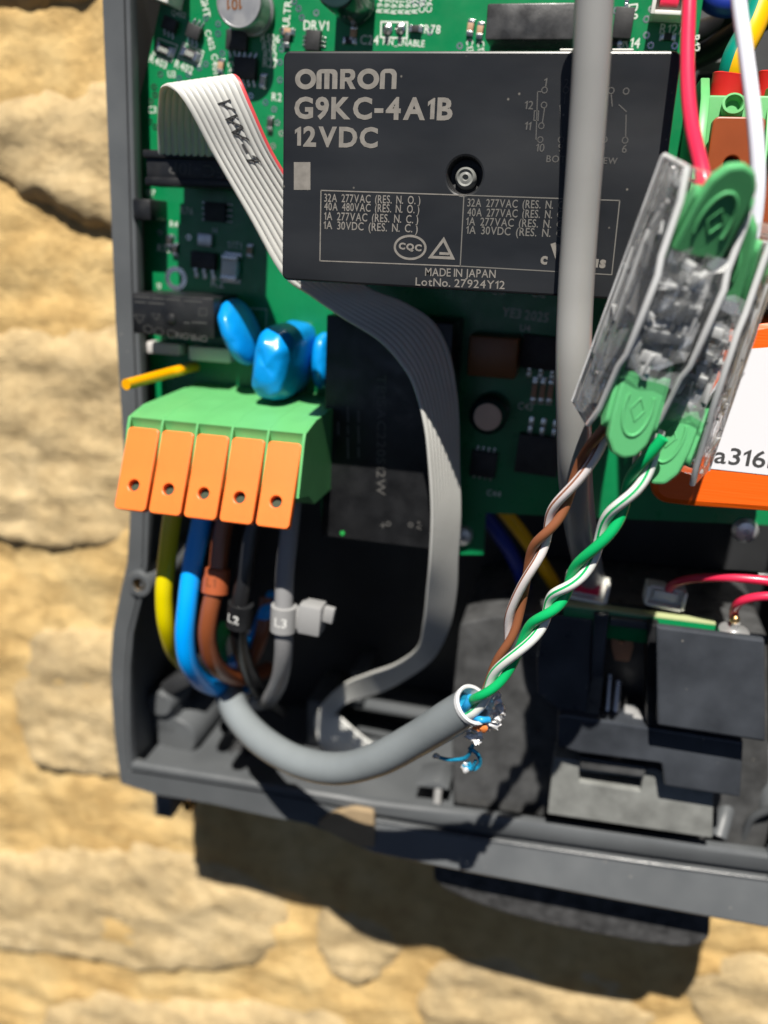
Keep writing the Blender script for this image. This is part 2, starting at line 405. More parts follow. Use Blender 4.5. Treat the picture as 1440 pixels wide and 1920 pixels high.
# ================================================================== stone wall
WH = -44.0
def fbm(p, o=5): return noise.fractal(Vector(p), 1.0, 2.1, o)
wall = thing('stone_wall', (0, -230, WH), 'rough honey-coloured sandstone wall behind the open charger', 'wall')
nx, ny = 190, 200; X0, X1, Y0, Y1 = -290, 200, -360, 130
v = []; f = []
for j in range(ny+1):
    for i in range(nx+1):
        x = X0+(X1-X0)*i/nx; y = Y0+(Y1-Y0)*j/ny
        z = WH-.4+2.2*fbm((x/40, y/26, 3))+1.1*fbm((x/12, y/6, 8))
        v.append((x, y, z))
for j in range(ny):
    for i in range(nx):
        a = j*(nx+1)+i; f.append((a, a+1, a+nx+2, a+nx+1))
build('mortar', (v, f), 'mortar', wall, angle=180)
def stone(poly, rise, seed):
    """poly: pixels or board points around the stone face, clockwise or not"""
    pts = [at(*p, WH+2) if len(p) == 2 else Vector((p[1], p[2], 0)) for p in poly]
    c = sum((Vector((p.x, p.y, 0)) for p in pts), Vector())/len(pts)
    loop = []
    for i in range(len(pts)):
        a, b = pts[i], pts[(i+1) % len(pts)]; k = max(2, int((b-a).length/2.4))
        for t in range(k): loop.append(a.lerp(b, t/k))
    # smooth
    n = len(loop)
    for _ in range(3): loop = [(loop[i-1]+loop[i]*2+loop[(i+1) % n])/4 for i in range(n)]
    loop = [p+Vector((fbm((p.x/7, p.y/7, seed+20))*1.8, fbm((p.x/7, p.y/7, seed+40))*1.8, 0)) for p in loop]
    xs = [p.x for p in loop]; ys = [p.y for p in loop]; hv = max(ys)-min(ys); st = 2.0
    gx = int((max(xs)-min(xs))/st)+3; gy_ = int(hv/st)+3; ox = min(xs)-st; oy = min(ys)-st
    L2 = [(p.x, p.y) for p in loop]; m_ = len(L2)
    def inside(x, y):
        r = False; j = m_-1
        for i in range(m_):
            if (L2[i][1] > y) != (L2[j][1] > y) and x < (L2[j][0]-L2[i][0])*(y-L2[i][1])/(L2[j][1]-L2[i][1])+L2[i][0]: r = not r
            j = i
        return r
    idx = {}; vv = []; ff = []
    ins = {(i, j): inside(ox+i*st, oy+j*st) for i in range(gx) for j in range(gy_)}
    def vert(i, j):
        if (i, j) in idx: return idx[(i, j)]
        x, y = ox+i*st, oy+j*st
        k = min(range(m_), key=lambda q: (L2[q][0]-x)**2+(L2[q][1]-y)**2); d = math.hypot(L2[k][0]-x, L2[k][1]-y)
        if not ins[(i, j)]: x, y = L2[k]; d = 0
        up = max(0, min(1, .5+(y-c.y)/hv*.9)); wd = 2.6+9.0*up**1.2; base = -3.4+1.8*up
        z = WH+base+(rise-base)*min(1, d/wd)**.55+1.7*fbm((x/22+seed, y/11, seed))*min(1, d/5)+.55*fbm((x/9+seed, y/4.5, seed))
        idx[(i, j)] = len(vv); vv.append((x, y, z)); return idx[(i, j)]
    for i in range(gx-1):
        for j in range(gy_-1):
            if any(ins[q] for q in ((i, j), (i+1, j), (i+1, j+1), (i, j+1))): ff.append((vert(i, j), vert(i+1, j), vert(i+1, j+1), vert(i, j+1)))
    build('stone', (vv, ff), 'sandstone', wall, angle=180)
stone([(-300, -260), (60, -240), (330, -180), (330, -20), (110, 16), (40, 25), (-60, 10), (-300, 30)], 3.0, 1)
stone([(-40, 185), (20, 160), (60, 150), (110, 160), (190, 148), (330, 160), (360, 300), (350, 500), (240, 462), (150, 425), (90, 395), (40, 372), (-40, 330), (-120, 260)], 3.3, 2)
stone([(-200, 640), (-40, 630), (60, 600), (150, 592), (230, 585), (400, 600), (420, 800), (400, 1020), (220, 1035), (90, 1040), (-40, 1010), (-220, 990)], 1.6, 3)
stone([(28, 1195), (70, 1178), (200, 1188), (400, 1180), (420, 1330), (400, 1470), (230, 1472), (130, 1462), (55, 1448), (22, 1380), (12, 1290)], 1.9, 4)
stone([(-300, 1570), (-100, 1580), (0, 1610), (120, 1592), (260, 1585), (380, 1612), (500, 1660), (535, 1720), (530, 1790), (470, 1828), (380, 1832), (260, 1836), (150, 1808), (40, 1800), (-60, 1780), (-300, 1790)], 1.8, 5)
stone([(585, 1700), (660, 1690), (740, 1720), (760, 1790), (720, 1850), (650, 1868), (600, 1830), (578, 1760)], 1.2, 6)
stone([(80, 1882), (170, 1868), (260, 1880), (420, 1890), (560, 1884), (640, 1900), (700, 1960), (560, 2050), (200, 2060), (40, 2000)], 2.0, 7)
stone([(820, 1800), (960, 1790), (1150, 1840), (1250, 1900), (1240, 1990), (1000, 2040), (800, 1980), (770, 1880)], 1.4, 8)
stone([(1290, 1800), (1400, 1790), (1600, 1830), (1650, 1960), (1500, 2010), (1330, 1960), (1270, 1880)], 1.8, 9)
stone([(-420, 1190), (-160, 1180), (-60, 1210), (-45, 1330), (-70, 1450), (-240, 1470), (-420, 1450)], 2.4, 10)

# ================================================================== charger enclosure
enc = thing('charger_enclosure', (-15, -150, -20), 'dark grey plastic charger housing, opened, fixed to the stone wall', 'enclosure')
RH = 6.0
st_out = [(186, -160), (190, 0), (202, 300), (215, 600), (231, 850), (243, 960), (237, 1056), (222, 1120), (210, 1184), (206, 1247), (208, 1311), (213, 1375), (219, 1423), (226, 1470),
          (286, 1490), (392, 1508), (500, 1532), (575, 1546), (640, 1572), (700, 1602), (900, 1642), (1170, 1693), (1440, 1742)]
st_gro = [(228, -160), (234, 0), (242, 300), (250, 600), (260, 850), (270, 960), (268, 1056), (259, 1120), (242, 1184), (237, 1247), (235, 1311), (237, 1375), (239, 1415), (243, 1445),
          (290, 1452), (392, 1468), (500, 1486), (575, 1500), (640, 1516), (700, 1532), (900, 1568), (1170, 1606), (1440, 1643)]
st_inn = [(244, -160), (250, 0), (257, 300), (265, 600), (276, 850), (284, 960), (280, 1056), (270, 1120), (254, 1184), (248, 1247), (247, 1311), (248, 1375), (249, 1405), (252, 1427),
          (292, 1434), (392, 1450), (500, 1468), (575, 1480), (640, 1490), (700, 1500), (900, 1524), (1170, 1562), (1440, 1598)]
OUTH = [RH]*17+[RH+.5, RH+2.0, RH+3.2]+[RH+4]*3
O = [at(*p, h_) for p, h_ in zip(st_out, OUTH)]; G = [at(*p, RH) for p in st_gro]; I = [at(*p, RH) for p in st_inn]
for row_, xr in ((O, 57.5), (G, 54.6), (I, 53.4)):
    b_ = row_[-1]; row_ += [Vector((xr-1.6, b_.y+.6, RH+2)), Vector((xr-.3, b_.y+3, RH)), Vector((xr, b_.y+8, RH)), Vector((xr, 0, RH)), Vector((xr, 70, RH))]
def hh(row, h, dx=0, dv=0): return [Vector((p.x+dx, p.y+dv, h)) for p in row]
def up_(row, d): return [Vector((p.x, p.y, p.z+d)) for p in row]
def mixr(a, b, t): return [p.lerp(q, t) for p, q in zip(a, b)]
def dense(row, n=4):
    return spline(row, n)
rows = [hh(O, -42), up_(O, -.5), mixr(O, hh(G, RH), .05), mixr(O, hh(G, RH), .95), hh(G, RH-1.2), mixr(hh(G, RH-1.2), hh(I, RH-1.2), .22),
        mixr(hh(G, RH+.6), hh(I, RH+.6), .27), mixr(hh(G, RH+.9), hh(I, RH+.9), .35), mixr(hh(G, RH+.9), hh(I, RH+.9), .85), hh(I, RH+.3), hh(I, RH-1.4), mixr(hh(I, RH-1.6), hh(O, RH-1.6), .48), mixr(hh(I, -39), hh(O, -39), .48)]
v, f = loft(rows)
build('shell', (v, f), 'case_grey', enc, angle=32)
# thin ridge on the right-hand half of the bottom rim
for rp_, rr_ in (([(704, 1520), (900, 1551), (1170, 1592), (1440, 1628), (1448, 1629)], .55), ([(704, 1539), (900, 1572), (1170, 1612), (1440, 1649), (1448, 1650)], .45)):
    build('rim_ridge', MB().add(tube([at(*p, RH+.35) for p in rp_], rr_, 12)), 'ridge_grey', enc)
build('back_panel', box2((-106, 68), (55, -142), -42.5, -39), 'case_dark', enc)
# tan piece added on the lower rim, standing in for a camera blur patch
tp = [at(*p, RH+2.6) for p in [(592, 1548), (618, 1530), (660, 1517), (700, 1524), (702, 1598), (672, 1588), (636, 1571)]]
build('added_rim_patch', plate([roundpoly(tp, 1.2)], RH+.2, RH+2.6, .2), 'tan_patch', enc, 'added tan patch on the lower rim of the housing, standing in for camera blur')
# screw boss
c = at(266, 1092, RH)
build('screw_boss', MB().add(lathe([(3.3, -30), (3.3, RH+1.2), (3.0, RH+1.6), (1.75, RH+1.6), (1.6, RH+1.2), (1.6, RH-5)], (c.x, c.y, 0), cap0=False)), 'case_grey', enc)
build('threaded_insert', MB().add(lathe([(1.6, RH-4.8), (1.55, RH+1.1), (1.0, RH+1.1), (.9, RH-.6), (0, RH-.6)], (c.x, c.y, 0))), 'brass', enc)
# clip on the left rim
a = at(247, 372, RH+1.5); b = at(283, 414, RH+1.5)
build('board_clip', MB().add(box2(a, b, -2, RH+1.5, .4)), 'black_plastic', enc)
# pillar in the lower left corner
c = at(296, 1398, -4)
pb = MB().add(lathe([(6.2, -38), (6.2, -9), (5.6, -8.2), (0, -8.2)], (c.x+3.2, c.y+.5, 0)))
build('pillar_base', pb, 'case_grey', enc)
c2 = at(298, 1322, -6)
build('pillar', MB().add(lathe([(4.0, -38), (4.0, -7), (3.4, -6.2), (0, -6.2)], (c2.x, c2.y, 0), seg=10)).add(box((c2.x, c2.y-5, -14), (6.5, 9, 12), .6)), 'case_grey', enc)
c = at(350, 1262, -14)
build('cable_guide', MB().add(box(c, (9, 4, 14), .6, rot=35)), 'case_dark', enc)
# openings in the lower inner wall
for q, rr in (((428, 1362), 2.3), ((452, 1404), 3.2)):
    p = at(*q, -12); yb = -(.765*174)+2.2
    M = Matrix.Translation(p)
    build('cable_opening', MB().add(lathe([(rr, -.6), (rr, .6), (rr*.8, .6), (rr*.8, -.3), (0, -.3)], (p.x, p.y, p.z), axis=(0, .85, .5))), 'black_plastic', enc)
# centre cradle under the ribbon
cr = MB()
a = at(660, 1330, -22); b = at(845, 1400, -22)
cr.add(box2(at(585, 1300, -24), at(612, 1420, -24), -39, -20, .5))
cr.add(box2(at(660, 1308, -28), at(840, 1352, -28), -39, -26, 1.0))
cr.add(box2(at(668, 1240, -30), at(690, 1300, -30), -39, -24, .5))
build('cradle', cr, 'case_grey', enc)
# little standing pin by the lower rim
p = at(820, 1500, RH)
build('locating_pin', MB().add(tube([at(829, 1440, -10), at(822, 1480, -3), at(819, 1512, 4)], 1.0)), 'tie_grey', enc)
gus = [at(770, 1492, 2), at(830, 1440, -8), at(838, 1500, 2)]
build('gusset', plate([roundpoly(gus, .5)], -12, -2, .2), 'case_grey', enc)
# lugs under the box, round cable housing behind
a = at(288, 1490, -16); b = at(322, 1536, -16)
build('mounting_lug', MB().add(box2(a, b, -42, -16, .4)), 'case_grey', enc)
p = at(352, 1512, -22); build('lug_screw', MB().add(lathe([(0, .8), (1.4, .6), (1.8, 0), (1.8, -3)], p)), 'brass', enc)
HD = 1.0
def arc_at(px, py): return at(px, py, HD)
A0, A1, A2 = at(815, 1650, HD), at(1150, 1772, HD), at(1330, 1760, HD)
arc = [at(*p, HD) for p in [(812, 1560), (812, 1640), (818, 1655), (840, 1672), (900, 1698), (980, 1723), (1080, 1746), (1170, 1763), (1250, 1775), (1295, 1777), (1322, 1766), (1332, 1745), (1332, 1640)]]
arc = spline([Vector((p.x, p.y, 0)) for p in arc], 4)
build('round_housing', plate([[(p.x, p.y) for p in arc]], -41, HD, .9), 'rough_black', enc, 'black textured round housing under the lower edge')

# ================================================================== circuit board
pcb = thing('circuit_board', (-40, -60, -2), 'green printed circuit board with relays, terminals and small components inside the housing', 'circuit board')
ol = [(300, -140), (302, 0), (283, 90), (263, 180), (267, 360), (272, 520), (284, 730), (292, 880), (600, 930), (606, 1000), (840, 1016), (852, 1040), (906, 1040), (910, 962), (1440, 985), (1500, 990), (1500, 620), (1228, 600), (1262, 400), (1318, 0), (1330, -140)]
out = [at(*p, 0) for p in ol]
build('board', plate([[(p.x, p.y) for p in out]], -1.6, 0, .05), 'pcb_green', pcb)
edge = []
silk = MB(); vias = MB(); traces = MB()
def T(s, p, size=1.15, rot=0, wide=.9, bold=.012): silk.add(text_c(s, p, size, 0, rot, bold, .06, wide))
for s, p, sz, r in [('Q402', (335, 27), 1.25, -12), ('LIGHT', (384, 6), 1.5, -78), ('R403', (297, 116), 1.5, -20), ('R402', (345, 126), 1.5, -20), ('U3', (322, 139), 1.3, -4),
                    ('C3', (286, 206), 1.35, 0), ('C402', (394, 75), 1.3, -72), ('C401', (404, 120), 1.4, -84), ('C4', (433, 125), 1.3, -84), ('R506', (507, 72), 1.5, -4), ('R30', (505, 88), 1.45, -4), ('R32', (507, 104), 1.45, -4), ('R27', (507, 119), 1.5, -4),
                    ('R2', (519, 182), 1.5, -4), ('ULTRA', (539, 18), 1.5, 84), ('DRV1', (593, 48), 1.75, -2), ('C24', (693, 75), 1.7, -2), ('PIN_ENABLE', (757, 81), 1.35, -3), ('R78', (811, 55), 1.5, -2),
                    ('C13', (881, 86), 1.3, -84), ('C12', (902, 90), 1.3, -84), ('D8', (1187, 22), 1.7, -84), ('R14', (1184, 80), 1.65, -3), ('R127', (1260, 55), 1.7, -3), ('R12', (1304, 82), 1.5, -80), ('C1', (1285, 45), 1.5, -80),
                    ('R76', (350, 395), 1.5, -3), ('R4', (326, 420), 1.3, -3), ('R75', (308, 466), 1.55, -4), ('K2', (408, 530), 2.0, -4), ('Q7', (283, 362), 1.5, -6), ('13', (298, 536), 1.2, -4), ('S1T1', (440, 460), 1.5, -4), ('14', (403, 432), 1.2, -4),
                    ('C10', (935, 545), 1.5, -3), ('YE3 2025', (985, 590), 1.9, -4), ('C43', (985, 762), 1.5, -3), ('C44', (926, 925), 1.4, -3), ('U4', (985, 615), 1.4, -3), ('C12', (1010, 550), 1.5, -3)]: T(s, p, sz, r)
for i, s in enumerate(['R94', 'R93', 'R92', 'R91', 'R90', 'R97', 'C95', 'C94']):
    T(s, (713+i*13.2, 14-abs(i-3)*1.2), 1.2, 84, .9)
def srect(pts, w=.2): silk.add(pxstroke(pts, w, 0, .06, True))
srect([(297, 72), (333, 85), (322, 116), (287, 101)]); srect([(344, 80), (382, 97), (374, 124), (334, 108)])
srect([(715, 41), (764, 42), (763, 72), (714, 70)], .28)
srect([(468, 578), (500, 580), (498, 630), (466, 628)], .15)
build('silkscreen', silk, 'silk', pcb, kind='stuff')
def ring(p, r0=.32, r1=.62, h=.05):
    c = at(*p, 0); n = 12
    vias.add(lathe([(r1, .01), (r1, h), (r0, h), (r0, -.6)], (c.x, c.y, 0), seg=n, cap0=False, cap1=False), 0)
for p in [(301, 139), (336, 147), (354, 140), (374, 127), (386, 120), (289, 163), (291, 178), (283, 190), (281, 228), (291, 238), (409, 45), (386, 34), (409, 63), (417, 100), (470, 180), (498, 192), (514, 205), (512, 274),
          (529, 58), (552, 3), (566, 33), (593, 24), (528, 92), (525, 150), (525, 117), (528, 250), (862, 86), (806, 60), (1220, 85), (1212, 36), (1212, 66), (1265, 86), (1222, 17), (778, 3), (791, 6), (325, 446), (299, 436), (286, 377), (354, 445),
          (545, 60), (520, 230), (455, 165), (440, 165), (560, 16), (1155, 20), (530, 78)]: ring(p)
for p in [(330, 522)]:
    c = at(*p, 0); vias.add(lathe([(2.6, .01), (2.6, .06), (1.5, .06), (1.5, -1.2)], (c.x, c.y, 0), cap0=False, cap1=False), 0)
# the larger round marker on the top edge of the relay area
build('vias', vias, 'solder', pcb, kind='stuff')

def smd(name, p, L, Wd, H, rot, body='chip', lab=None, txt=None):
    """two-terminal chip part on the board"""
    c = at(*p, 0); M = Matrix.Translation((c.x, c.y, 0)) @ Matrix.Rotation(math.radians(rot), 4, 'Z')
    mb = MB().add(box((0, 0, H/2+.05), (L*.62, Wd*.96, H), .06), 0, M)
    for s in (-1, 1):
        mb.add(box((s*L*.40, 0, H/2+.04), (L*.22, Wd, H*1.04), .06), 1, M); mb.add(box((s*L*.52, 0, .10), (L*.2, Wd*1.1, .2), .08), 1, M)
    o = build(name, mb, [body, 'solder'], pcb)
    if txt:
        t = text_c(txt, (c.x, c.y, 0), Wd*.5, 0, rot, .01, 0); build('lettering', ([(x, y, H+.09) for x, y, z in t[0]], t[1]), 'silk', o)
    return o
def chip(name, p, L, Wd, H, rot, nl, lead=.9, pitch=1.27, sides=('u', 'd'), mat_='chip'):
    """body L along local x, leads along top and bottom edges"""
    c = at(*p, 0); M = Matrix.Translation((c.x, c.y, 0)) @ Matrix.Rotation(math.radians(rot), 4, 'Z')
    mb = MB().add(box((0, 0, H/2+.1), (L, Wd, H), .12), 0, M)
    for sd in sides:
        s = 1 if sd == 'u' else -1
        for k in range(nl):
            x = (k-(nl-1)/2)*pitch
            mb.add(box((x, s*(Wd/2+lead*.25), H*.45), (pitch*.34, lead*.6, .18), .04), 1, M)
            mb.add(box((x, s*(Wd/2+lead*.75), .15), (pitch*.40, lead*.7, .25), .06), 1, M)
    return build(name, mb, [mat_, 'solder'], pcb)
chip('transistor', (323, 48), 2.9, 2.4, 1.5, -22, 3, 1.0, .95, ('d',)); chip('transistor', (368, 62), 2.9, 2.6, 1.5, -22, 3, 1.0, .95, ('d', 'u'))
smd('resistor', (309, 94), 3.6, 1.9, .7, -20, txt='000'); smd('resistor', (358, 102), 3.6, 1.9, .7, -22, txt='001')
chip('driver_chip', (464, 130), 4.6, 3.9, 1.7, -4, 4, 1.1, 1.15)
chip('driver_chip', (448, 78), 4.4, 3.6, 1.5, -4, 4, 1.1, 1.1)
chip('driver_chip', (590, 78), 3.6, 3.0, 1.4, 86, 3, .8, .75)
for p, r, m in [((416, 124), 80, 'cap_tan'), ((495, 152), 80, 'frost_white'), ((540, 74), 80, 'chip'), ((656, 77), -3, 'chip'), ((541, 60), -4, 'cap_tan'), ((883, 52), 84, 'cap_tan'), ((901, 57), 84, 'cap_tan'), ((780, 55), -2, 'chip'),
                ((664, 64), 84, 'cap_tan'), ((1252, 70), -3, 'chip'), ((508, 232), 85, 'chip'), ((320, 452), 86, 'chip'), ((330, 468), 86, 'chip'), ((1108, 75), -3, 'chip'), ((500, 18), 85, 'frost_white'), ((470, 470), 86, 'cap_tan')]:
    smd('capacitor' if m != 'chip' else 'resistor', p, 2.3, 1.2, .8, r, m)
smd('capacitor', (1002, 732), 4.6, 1.1, 1.0, 88, 'cap_tan'); smd('capacitor', (1017, 733), 4.6, 1.1, 1.0, 88, 'cap_tan'); smd('capacitor', (1032, 734), 4.6, 1.1, 1.0, 88, 'cap_tan')
chip('regulator', (1010, 850), 9, 8.2, 2.4, -3, 3, 3.2, 2.5, ('u',)); chip('regulator', (1020, 660), 9, 6.6, 2.4, -3, 3, 2.0, 2.4, ('d',))
chip('logic_chip', (908, 868), 5.5, 5.5, 1.6, -3, 4, .8, 1.2)
chip('logic_chip', (408, 398), 3.9, 4.8, 1.6, 88, 4, .9, 1.15)
t = chip('voltage_regulator', (386, 488), 5.6, 3.5, 1.7, -4, 3, 2.0, 2.0, ('d',)); c = at(388, 450, 0)
build('heat_tab', box((c.x, c.y, .8), (3.2, 2.6, 1.2), .15, rot=-4), 'steel', t)
smd('indicator_lamp', (436, 502), 5.2, 3.6, 2.0, 86, 'white_plastic')
chip('diode', (1168, 48), 3.4, 5.0, 2.3, -3, 1, 1.6, 1.9); smd('resistor', (1150, 80), 2.6, 1.3, .7, -3)
# pin header in the printed box
hp = MB()
for p in [(727, 55), (751, 54)]:
    c = at(*p, 0); hp.add(lathe([(1.0, 0), (1.0, .25), (.5, .5), (.35, 1.6), (0, 1.7)], (c.x, c.y, 0), seg=12))
build('pin_pair', hp, 'solder', pcb)
# coil
c = at(470, 24, 0); tp_ = at(447, 3, 8)
co = build('coil', MB().add(lathe([(4.3, 0), (4.5, .3), (4.5, 1.2), (4.1, 1.6), (4.1, 6.2), (4.6, 6.6), (4.6, 7.7), (4.4, 8.0), (4.2, 8.0), (4.1, 7.8), (0, 7.8)], (tp_.x, tp_.y, 0), seg=36)), 'alu_top', pcb)
build('lettering', MB().add(text_c('101', (tp_.x, tp_.y-.4, 7.8), 1.9, 0, 180, .02, .05)), 'brown_film', co) if False else None
t_ = text_c('101', (440, 8), 2.0, 7.8, 180, .02, .06); build('lettering', t_, 'brown_film', co)
# upright electrolytic can
c = at(668, 18, 0)
can = build('electrolytic_capacitor', MB().add(lathe([(3.6, .4), (3.9, .8), (3.9, 1.6), (3.7, 2.0), (3.9, 2.4), (3.9, 13.2), (3.6, 13.8), (3.3, 13.9), (0, 13.7)], (c.x, c.y+.8, 0), seg=36)), 'can_side', pcb)
# coarse black block
a = at(914, 6, 9); b = at(1084, 74, 9)
build('optocoupler', MB().add(box2(a, b, 0, 9, .35)), 'rough_black', pcb)
# white wire-to-board sockets
def jst(p, w, d_, H, rot, parent, ins='red_wire', h0=0):
    c = at(*p, h0); M = Matrix.Translation((c.x, c.y, h0)) @ Matrix.Rotation(math.radians(rot), 4, 'Z')
    t = .7; mb = MB()
    mb.add(box((0, 0, .6), (w-.1, d_-.1, 1.2), .1), 0, M)
    for s in (-1, 1):
        mb.add(box((s*(w/2-t/2), 0, H/2+.3), (t, d_, H), .12), 0, M); mb.add(box((0, s*(d_/2-t/2), H/2+.25), (w-2*t+.06, t, H-.1), .12), 0, M)
    mb.add(box((0, .2, H*.5), (w*.55, d_*.45, H*.5), .1), 1, M)
    return build('wire_socket', mb, ['white_plastic', ins], parent)
jst((1254, 2), 5.8, 7.0, 6.0, -3, pcb); jst((322, -22), 6.5, 6.6, 6.0, -18, pcb, 'white_plastic')

# ---- big relay
RLH = 40.0
q0 = at(531, 95, RLH); q1 = at(1272, 97, RLH); q2 = at(530, 525, RLH)
rx0, rx1, rv1, rv0 = q0.x, q1.x+.5, q0.y, q2.y
dc = at(871, 329, RLH)
rel = build('power_relay', plate([rrect(rx0, rv0, rx1, rv1, 1.1), circ(dc.x, dc.y, 2.75, 36)], .3, RLH, .35), 'relay_black', pcb, 'large black power relay with laser printed lettering')
build('dimple', MB().add(lathe([(2.9, RLH-.4), (2.72, RLH-.5), (2.45, RLH-2.4), (1.4, RLH-2.7), (0, RLH-2.7)], (dc.x, dc.y, 0), seg=36, cap0=False)), 'chip', rel)
build('dimple_centre', MB().add(lathe([(1.75, RLH-2.65), (1.6, RLH-1.2), (1.25, RLH-.8), (.95, RLH-1.1), (.5, RLH-.95), (.28, RLH-1.5), (0, RLH-1.6)], (dc.x, dc.y-.25, 0), seg=30, cap0=False)), 'panel_grey', rel)  # lighter grey stands in for the highlight in the dimple
pr = MB(); fp = MB(); fd_ = MB()
def fillshape(loops): return plate(loops, 0, 0)
def letter(ch):
    w, Hh, s, r = 1.0, 1.0, .25, .33
    def archtop(x0, x1, y, rr): return [(x0, 0)]+[(x0, y-rr)]+[(x0+rr-rr*math.cos(t*math.pi/10), y-rr+rr*math.sin(t*math.pi/10)) for t in range(1, 6)]+[(x1-rr+rr*math.sin(t*math.pi/10), y-rr+rr*math.cos(t*math.pi/10)) for t in range(0, 6)]+[(x1, 0)]
    if ch == 'o': return fillshape([circ(.5, .5, .52, 40, .52), circ(.5, .5, .27, 40, .27)])
    if ch == 'm':
        W_ = 1.02; a = archtop(0, W_, 1, .25)
        return fillshape([a+[(W_-s, 0), (W_-s, .72), (W_-s-.08, .79), (W_/2+s/2, .79), (W_/2+s/2, 0), (W_/2-s/2, 0), (W_/2-s/2, .79), (s, .79), (s, 0)]])
    if ch == 'n':
        W_ = .86; a = archtop(0, W_, 1, .3)
        return fillshape([a+[(W_-s, 0), (W_-s, .68), (W_-s-.1, .79), (s, .79), (s, 0)]])
    if ch == 'R':
        o_ = [(0, 0), (0, 1), (.52, 1), (.66, .97), (.76, .88), (.80, .74), (.79, .60), (.72, .48), (.60, .41), (.84, 0), (.56, 0), (.34, .385), (.25, .385), (.25, 0)]
        return fillshape([o_, [(.25, .58), (.25, .80), (.48, .80), (.55, .74), (.55, .64), (.48, .58)]])
# wordmark
base0 = at(554, 167, RLH); base1 = at(743, 167, RLH); capt = at(553, 130, RLH)
ux = (base1-base0); uy = Vector((0, (capt-base0).y, 0))
for ch, a_, w_ in (('o', 0.0, .205), ('m', .212, .205), ('R', .448, .185), ('o', .622, .205), ('n', .84, .186)):
    pr.add(put(letter(ch), base0+ux*a_, ux*w_, uy, .05))
pr.add(text_at('G9KC-4A1B', (552, 221), (848, 224), (552, 181), RLH, .035)); pr.add(text_at('12VDC', (553, 273), (708, 276), (553, 236), RLH, .035))
a = at(551, 304, RLH+.05); pr.add(([a, at(551, 356, RLH+.05), at(582, 356, RLH+.05), at(582, 304, RLH+.05)], [(0, 1, 2, 3)]))
for (x0, y0, x1, y1), body in [((608, 378, 788, 383), '32A  277VAC  (RES.  N.  O. )'), ((608, 394, 786, 400), '40A  480VAC  (RES.  N.  O. )'), ((608, 412, 784, 419), '1A  277VAC  (RES.  N.  C. )'), ((607, 429, 783, 436), '1A  30VDC  (RES.  N.  C. )'),
                              ((876, 387, 1058, 392), '32A  277VAC  (RES.  N.  O'), ((876, 405, 1056, 410), '40A  277VAC  (RES.  N.  O'), ((874, 422, 1054, 428), '1A  277VAC  (RES.  N.  C'), ((874, 438, 1054, 445), '1A  30VDC  (RES.  N.  C')]:
    (fp if x0 < 800 else fd_).add(text_at(body, (x0, y0), (x1, y1), (x0, y0-15), RLH, .010))
fp.add(text_at('MADE IN JAPAN', (797, 517), (929, 521), (797, 502), RLH, .008)); fp.add(text_at('LotNo. 27924Y12', (779, 535), (946, 542), (779, 520), RLH, .008))
for L_ in [[(602, 357), (600, 489)], [(602, 357), (870, 366)], [(870, 366), (1162, 376)], [(870, 366), (863, 499)], [(600, 489), (863, 499)], [(863, 499), (1146, 515)], [(1162, 376), (1147, 516)]]:
    (fp if L_[0][0] < 860 and L_[1][0] < 880 else fd_).add(pxstroke(L_, .17, RLH, .045))
# coil and contact diagram, worn faint
fine_ = fp; fp = MB()
for c_ in [(1021, 169), (1020, 197), (1015, 236), (1013, 262), (1061, 169), (1052, 262), (1146, 170), (1174, 171), (1133, 262), (1172, 263)]:
    p = at(*c_, RLH); fp.add(stroke(circ(p.x, p.y, .40, 14), .13, RLH, .045, True))
for L_ in [[(1008, 172), (1005, 262)], [(1008, 172), (1016, 172)], [(1005, 262), (1010, 262)], [(1021, 203), (1017, 230)], [(1060, 175), (1058, 195)], [(1050, 197), (1053, 256)], [(1146, 176), (1148, 200)], [(1160, 196), (1175, 210)], [(1174, 215), (1173, 258)]]:
    fp.add(pxstroke(L_, .14, RLH, .045))
fp.add(pxstroke([(1002, 208), (1010, 208), (1009, 226), (1001, 226)], .13, RLH, .045, True))
for s, p in [('1', (1023, 154)), ('2', (1062, 156)), ('12', (992, 197)), ('11', (990, 236)), ('10', (1013, 277)), ('9', (1051, 277)), ('6', (1171, 279))]:
    fp.add(text_c(s, p, 1.15, RLH, -3, .005))
fp.add(text_at('BOT', (1024, 304), (1060, 305), (1024, 291), RLH, .012)); fp.add(text_at('EW', (1131, 307), (1157, 308), (1131, 295), RLH, .012))
build('contact_diagram', fp, 'dim_print', rel); build('worn_print', fd_, 'worn_print', rel); fp = fine_
# approval marks
p = at(769, 464, RLH); pr.add(stroke(circ(p.x, p.y, 2.5, 40, 1.75), .36, RLH, .05, True)); pr.add(text_c('CQC', (769, 464), 1.25, RLH, -3, .05, .05, 1.15))
pr.add(pxstroke([(832, 449), (849, 484), (807, 482)], .45, RLH, .05, True)); pr.add(pxstroke([(824, 475), (842, 476)], .4, RLH, .055))
pr.add(text_c('c', (1020, 488), 1.3, RLH, -3, .04)); pr.add(pxstroke([(1037, 456), (1042, 476), (1048, 458)], .8, RLH, .05)); pr.add(text_c('us', (1122, 494), 1.3, RLH, -3, .05))
build('bold_print', pr, 'laser_print', rel); build('fine_print', fp, 'laser_print', rel)
# steel straps on the upper edge of the relay
for x0, x1 in ((1050, 1085), (1148, 1188)):
    a = at(x0, 92, RLH-1); b = at(x1, 96, RLH-1)
    build('terminal_strap', MB().add(box2(a, b, RLH-4, RLH-.6, .1)), 'white_plastic', rel)

